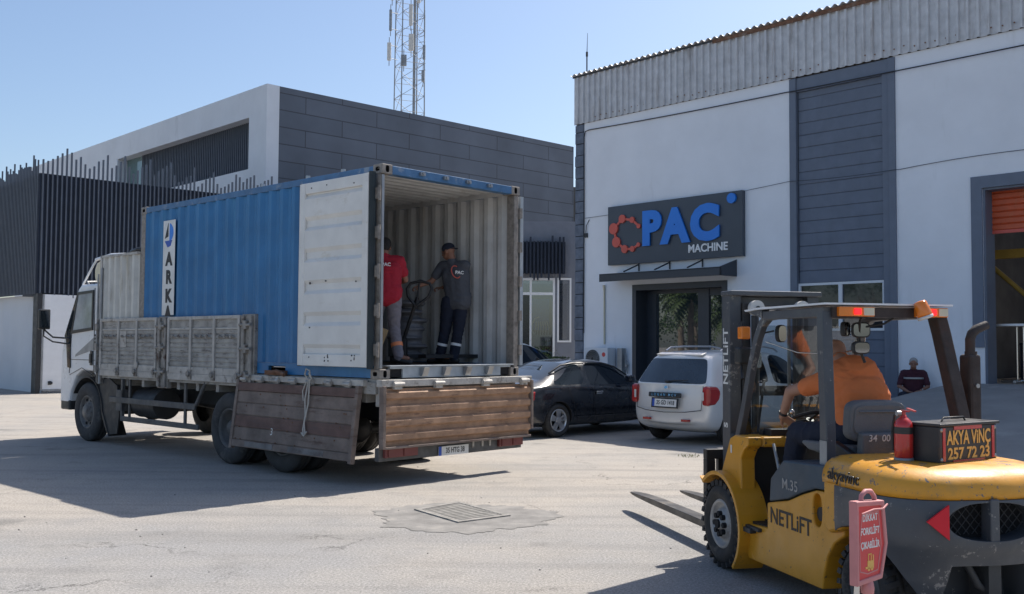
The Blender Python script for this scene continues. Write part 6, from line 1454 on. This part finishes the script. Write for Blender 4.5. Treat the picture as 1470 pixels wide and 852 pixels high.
def rmirror(x, y, z, w_, h_, ya, p=3.5):
    X = Matrix.Translation((x, y, z)) @ Matrix.Rotation(R(ya), 4, 'Z'); b = MB(); b.prism(cyl_poly(0, 0, w_ / 2, h_ / 2, 24, p), 0, .03, 'x', X); q = b.build('mirror', M['black'], fk, bevel=.006)
    b = MB(); b.prism(cyl_poly(0, 0, w_ / 2 - .009, h_ / 2 - .009, 24, p), -.004, 0, 'x', X); b.build('mirror_glass', M['mirror'], q)
rmirror(-.98, .18, 1.825, .08, .10, 24); rmirror(-1.0, .085, 1.82, .125, .105, -14); rmirror(-1.02, .095, 1.70, .135, .085, 6)
b = MB(); b.tube([(-1.1, .15, 1.90), (-1.0, .1, 1.86), (-.98, .09, 1.70), (-.98, .05, 1.60)], .010, 6); b.tube([(-1.12, -.08, 1.9), (-1.1, -.02, 1.86), (-1.0, .06, 1.84)], .008, 6); b.build('mirror_stalk', M['black'], fk)
# pair of side mirrors near the windscreen
def smirror(x, y, z, w_, h_, ya):
    X = Matrix.Translation((x, y, z)) @ Matrix.Rotation(R(ya), 4, 'Z'); b = MB(); b.prism(cyl_poly(0, 0, w_ / 2, h_ / 2, 20, 3), 0, .03, 'x', X); q = b.build('side_mirror', M['black'], fk, bevel=.006); b = MB(); b.prism(cyl_poly(0, 0, w_ / 2 - .008, h_ / 2 - .008, 20, 3), -.004, 0, 'x', X); b.build('mirror_glass', M['mirror'], q)
smirror(-.28, .285, 1.80, .10, .13, 20); smirror(.02, .33, 1.60, .085, .14, 20)
b = MB(); b.tube([(-.22, .42, 1.80), (-.26, .34, 1.82)], .007, 6); b.tube([(-.05, .42, 1.65), (.02, .36, 1.66)], .007, 6); b.build('mirror_arm', M['black'], fk)
b = MB(); b.box(.20, .28, .30, .38, 1.76, 1.86); b.build('indicator', M['orangelens'], fk, bevel=.012)
b = MB(); b.box(.20, .30, .29, .40, 1.56, 1.70); b.build('headlamp', M['trimblack'], fk, bevel=.02)
b = MB(); b.tube([(.16, .39, 1.45), (.24, .36, 1.5), (.25, .35, 1.9)], .012, 6); b.build('lamp_stalk', M['black'], fk)
b = MB(); b.tube([(-.2, .38, 1.74), (-.35, .2, 1.66), (-.5, .0, 1.65), (-.75, -.1, 1.70), (-1.0, .06, 1.78)], .005, 5); b.build('bead_string', M['chrome'], fk)
# levers and steering wheel
b = MB(); cw_ = Vector((-.22, .03, 1.16)); ax_ = Vector((.45, 0, 1)).normalized(); e1 = Vector((0, 1, 0)); e2 = ax_.cross(e1)
b.tube([cw_ + (e1 * math.cos(R(a)) + e2 * math.sin(R(a))) * .16 for a in range(0, 361, 15)], .014, 8)
for a in (90, 210, 330): b.tube([cw_, cw_ + (e1 * math.cos(R(a)) + e2 * math.sin(R(a))) * .16], .010, 6)
b.tube([cw_, cw_ + Vector((.10, 0, -.2))], .03, 8); b.build('steering_wheel', M['black'], fk)
b = MB(); b.sphere((-.26, .20, 1.22), .02, 10); b.tube([(-.20, .14, 1.16), (-.26, .20, 1.22)], .010, 6); b.build('steering_knob', M['chrome'], fk)
for k in range(3):
    b = MB(); b.tube([(-.08, -.28 + k * .07, 1.0), (-.12, -.28 + k * .07, 1.16)], .007, 6); b.sphere((-.12, -.28 + k * .07, 1.17), .018, 8); b.build('lever', M['black'], fk)
b = MB(); b.box(-.12, .0, -.3, .3, 1.03, 1.08); b.tube([(.05, .32, 1.04), (.08, .30, 1.10), (.02, .28, 1.45)], .012, 6); b.cyl((.0, .25, 1.03), (.0, .32, 1.04), .03); b.build('dashboard', M['black'], fk, bevel=.01)
b = MB(); b.tube([(-.22, .33, .98), (-.34, .36, .85), (-.42, .36, .66), (-.50, .36, .63)], .012, 6); b.build('hose', M['galv'], fk)
# seat
b = MB(); b.box(-1.12, -.62, -.24, .24, .96, 1.05); b.build('seat_cushion', M['seat'], fk, bevel=.03)
X = Matrix.Translation((-1.14, .09, 1.01)) @ Matrix.Rotation(R(-6), 4, 'Y')
b = MB(); b.prism(cyl_poly(0, .21, .205, .135, 30, 5), -.03, .07, 'x', X); sbk = b.build('seat_backrest', M['seat'], fk, bevel=.02)
b = MB(); b.prism(cyl_poly(0, .225, .18, .10, 30, 5), -.038, -.028, 'x', X); b.box(-.05, -.03, -.15, .15, .275, .285, X); b.build('backrest_shell', M['seat'], sbk, bevel=.006)
b = MB(); b.box(-.095, -.03, -.185, .15, -.03, .145, X); pch = b.build('seat_pouch', M['seat'], sbk, bevel=.012)
text('34  00  16', .062, M['plate'], pch, X @ frame((-.0975, -.02, .115), (0, -1, 0), (0, 0, 1)), 'lettering', .0005, .0006)
b = MB(); b.box(-1.30, -.9, -.28, .30, .93, .975); b.prism([(-1.28, .955), (-1.28, 1.0), (-1.0, 1.08), (-.9, 1.03), (-.9, .955)], .26, .31, 'y'); b.build('seat_base', M['black'], fk, bevel=.01)
b = MB(); b.prism([(-.98, .98), (-.70, .99), (-.60, 1.03), (-.62, 1.05), (-.98, 1.06)], .25, .32, 'y'); b.build('armrest', M['seat'], fk, bevel=.015)
b = MB(); b.cyl((-1.26, .32, .965), (-1.26, .32, .99), .02, n=10); b.build('red_knob', M['redpaint'], fk)
# exhaust
b = MB(); b.box(-1.20, -1.08, -.69, -.60, 1.0, 1.66); b.cyl((-1.15, -.645, 1.64), (-1.15, -.645, 1.68), .04); ex = b.build('exhaust_box', M['brownrust'], fk, bevel=.02)
b = MB(); b.tube([(-1.15, -.64, 1.68), (-1.15, -.64, 1.76), (-1.15, -.655, 1.80), (-1.15, -.69, 1.83), (-1.15, -.77, 1.86)], [.032, .032, .032, .032, .030], 12, cap=False); b.tube([(-1.15, -.64, 1.68), (-1.15, -.64, 1.76), (-1.15, -.655, 1.80), (-1.15, -.69, 1.83), (-1.15, -.768, 1.859)], [.027] * 5, 12); b.build('exhaust_pipe', M['brownrust'], ex)
b = MB(); b.cyl((-1.225, -.64, 1.45), (-1.215, -.64, 1.45), .015, n=8); b.build('clamp_bolt', M['steel'], ex)
# fire extinguisher standing on the hood
fw = Matrix.Translation(FO) @ Matrix.Rotation(FR, 4, 'Z')
def fl(x, y, z): return fw @ Vector((x, y, z))
t = thing('fire_extinguisher', fl(-1.72, .265, 1.025), FR, 'red fire extinguisher standing on the forklift hood beside the black box', 'fire extinguisher')
b = MB(); b.lathe([(.02, 0), (.02, .050), (.03, .054), (.21, .054), (.235, .048), (.255, .030), (.265, .018), (.275, .018), (.275, 0)], n=28); bo = b.build('cylinder', M['redpaint'], t)
b = MB(); b.lathe([(.165, .0555), (.205, .0555)], n=28); b.lathe([(.165, .0547), (.165, .0555)], n=28); b.lathe([(.205, .0555), (.205, .0547)], n=28); b.build('label_band', M['trimblack'], bo)
b = MB(); b.lathe([(0, 0), (0, .057), (.022, .057), (.022, 0)], n=28); b.build('base_ring', M['galv'], t)
b = MB(); b.cyl((0, 0, .27), (0, 0, .30), .014); b.box(-.055, .02, -.008, .008, .295, .305); b.box(-.06, .015, -.008, .008, .315, .323, Matrix.Rotation(R(-10), 4, 'Y')); b.build('valve', M['redpaint'], t)
b = MB(); b.cyl((.0, .02, .285), (.0, .045, .285), .016, n=12); b.build('gauge', M['steel'], t)
b = MB(); b.tube([(.015, 0, .285), (.06, .02, .27), (.068, .03, .18), (.06, .03, .06)], .008, 6); b.build('hose', M['black'], t)
# phone number box
t = thing('tool_box', fl(-1.715, -.08, 1.028), FR + R(20), 'black metal box with red striped panel and gold phone number on the forklift', 'tool box')
b = MB(); b.box(-.10, .11, -.29, .29, .0, .215); b.build('case', M['boxpaint'], t, bevel=.008)
b = MB(); b.box(-.115, .12, -.30, .30, .215, .232); b.build('lid', M['boxpaint'], t, bevel=.004)
b = MB(); b.tube([(.0, .12, .232), (.0, .10, .255), (.0, -.10, .255), (.0, -.12, .232)], .006, 6); b.build('lid_handle', M['black'], t)
each('red_stripe', M['redpaint'], t, [lambda b: b.box(-.1035, -.10, .235, .26, .012, .205), lambda b: b.box(-.1035, -.10, -.26, -.235, .012, .205), lambda b: b.box(-.103, -.10, -.13, .15, .192, .213), lambda b: b.box(-.103, -.10, -.16, .16, .003, .014)])
for y in (.27, -.27):
    for z in (.02, .195): b = MB(); b.sphere((-.10, y, z), (.006, .014, .014), 8); b.build('corner_rivet', M['steel'], t)
text('AKYA ViNÇ', .115, M['gold'], t, frame((-.102, .0, .142), (0, -1, 0), (0, 0, 1)), 'lettering', .0008, .0025, fit=.44)
text('257 72 23', .092, M['gold'], t, frame((-.102, .0, .050), (0, -1, 0), (0, 0, 1)), 'lettering', .0008, .0025, fit=.42)

# driver, leaning forward and to the left
t, V, sh_, tp_ = person((FO[0], FO[1], 0), FR, 'forklift driver in orange T-shirt and navy trousers bent forward over his left knee', dict(
    pelvis=(-.90, .0, 1.13), chest=(-.78, .0, 1.47), neck=(-.61, .02, 1.61), head=(-.50, .0, 1.63), face=(.62, .22, -.76), sl=(-.64, .165, 1.455), sr=(-.62, -.165, 1.40), el=(-.42, .30, 1.38), er=(-.38, -.28, 1.25), wl=(-.30, .30, 1.19), wr=(-.25, -.12, 1.18),
    hdl=(.15, -.80, -.45), hnl=(-.3, -.1, -1), hdr=(.6, .7, 0), hnr=(0, 0, -1), hl=(-.90, .11, 1.09), hr=(-.90, -.11, 1.09), kl=(-.42, .24, 1.08), kr=(-.42, -.18, 1.09), al=(-.28, .24, .66), ar=(-.15, -.16, .60), tl=(1, .1, 0), tr=(1, 0, 0), curl=.8, thl=1,
    extra=[('cap', (-.70, .06, 1.47), (-.87, .04, 1.27), .135, .135), ('cap', (-.70, -.06, 1.47), (-.87, -.04, 1.27), .135, .135), ('ell', (-.78, 0, 1.53), (.17, .155, .12)), ('ell', (-.90, 0, 1.36), (.12, .18, .16)), ('ell', (-.70, 0, 1.54), (.12, .12, .09))]), 'skin', 'orange_shirt', 'navy', 'skin', vox=.008, fat=1.04, sleeve=.50)
b = MB(); p = V['wl'] + (V['el'] - V['wl']).normalized() * .03; d = (V['el'] - V['wl']).normalized(); b.cyl(p - d * .008, p + d * .008, .034, n=18); b.build('wristband', M['black'], t)

# warning sign on its stand in the foreground
t = thing('warning_sign', (1.63, 4.62, 0), R(36), 'faded pink plastic warning sign with red board on a post in the foreground', 'sign')
HXg = [(-.120, .66), (.085, .655), (.125, .80), (.128, .93), (.095, 1.035), (-.120, 1.02)]
HXg = [(-.105, .63), (.085, .645), (.130, .80), (.105, 1.0), (-.105, 1.01)]
b = MB(); inn = [(-.088, .655), (.072, .668), (.108, .80), (.085, .978), (-.088, .985)]
ringp(b, HXg, inn, -.022, .022); b.build('plastic_frame', M['pink'], t, bevel=.005)
b = MB(); b.prism(inn, -.014, .014, 'y'); b.build('red_board', M['signred'], t)
b = MB(); ov = [(-.076, .69), (-.080, .80), (-.06, .95), (.068, .955), (.088, .80), (.06, .685), (-.02, .675)]; ringp(b, ov, [(x * .94, .81 + (z - .81) * .96) for x, z in ov], -.0155, -.0135); b.build('border_line', M['pink'], t)
for s_, z in (('DİKKAT', .928), ('FORKLİFT', .868), ('ÇIKABİLİR', .805)): text(s_, .044, M['plate'], t, frame((.003, -.0145, z), (1, 0, .0), (0, 0, 1)), 'lettering', .0006, .0010, fit=.112 if s_[0] == 'D' else .142)
b = MB(); 
for p0, p1, p2, p3 in ((-.02, .02, .70, .735), (-.035, -.02, .70, .71), (.02, .027, .70, .76)): b.box(p0, p1, -.0158, -.0135, p2, p3)
b.box(-.015, -.010, -.0158, -.0135, .735, .765); b.box(.005, .010, -.0158, -.0135, .735, .765); b.box(-.016, .012, -.0158, -.0135, .762, .767)
b.cyl((-.01, -.0158, .698), (-.01, -.0135, .698), .009, n=12); b.cyl((.014, -.0158, .698), (.014, -.0135, .698), .009, n=12); b.build('forklift_pictogram', M['gold'], t)
b = MB(); b.tube([(-.045, 0, .995), (-.04, 0, 1.03), (-.01, 0, 1.048), (.03, 0, 1.045), (.055, 0, 1.02), (.06, 0, .995)], .011, 8); b.build('carry_handle', M['pink'], t)
b = MB(); b.tube([(-.085, -.035, .955), (-.02, -.05, .972), (.06, -.045, .968), (.10, -.04, .985)], .005, 6); b.build('tie_cord', M['pink'], t)
b = MB(); b.lathe([(.05, .016), (.58, .016), (.585, .028), (.61, .030), (.635, .026), (.65, .016)], n=18); b.build('post', M['pink'], t)
b = MB(); b.cyl((-.06, .05, .05), (-.045, .02, .66), .014, n=12); b.build('steel_brace', M['chrome'], t)
b = MB(); b.lathe([(0, 0), (0, .17), (.03, .17), (.06, .10), (.065, .03), (.065, 0)], n=28); b.build('base', M['rubber'], t)
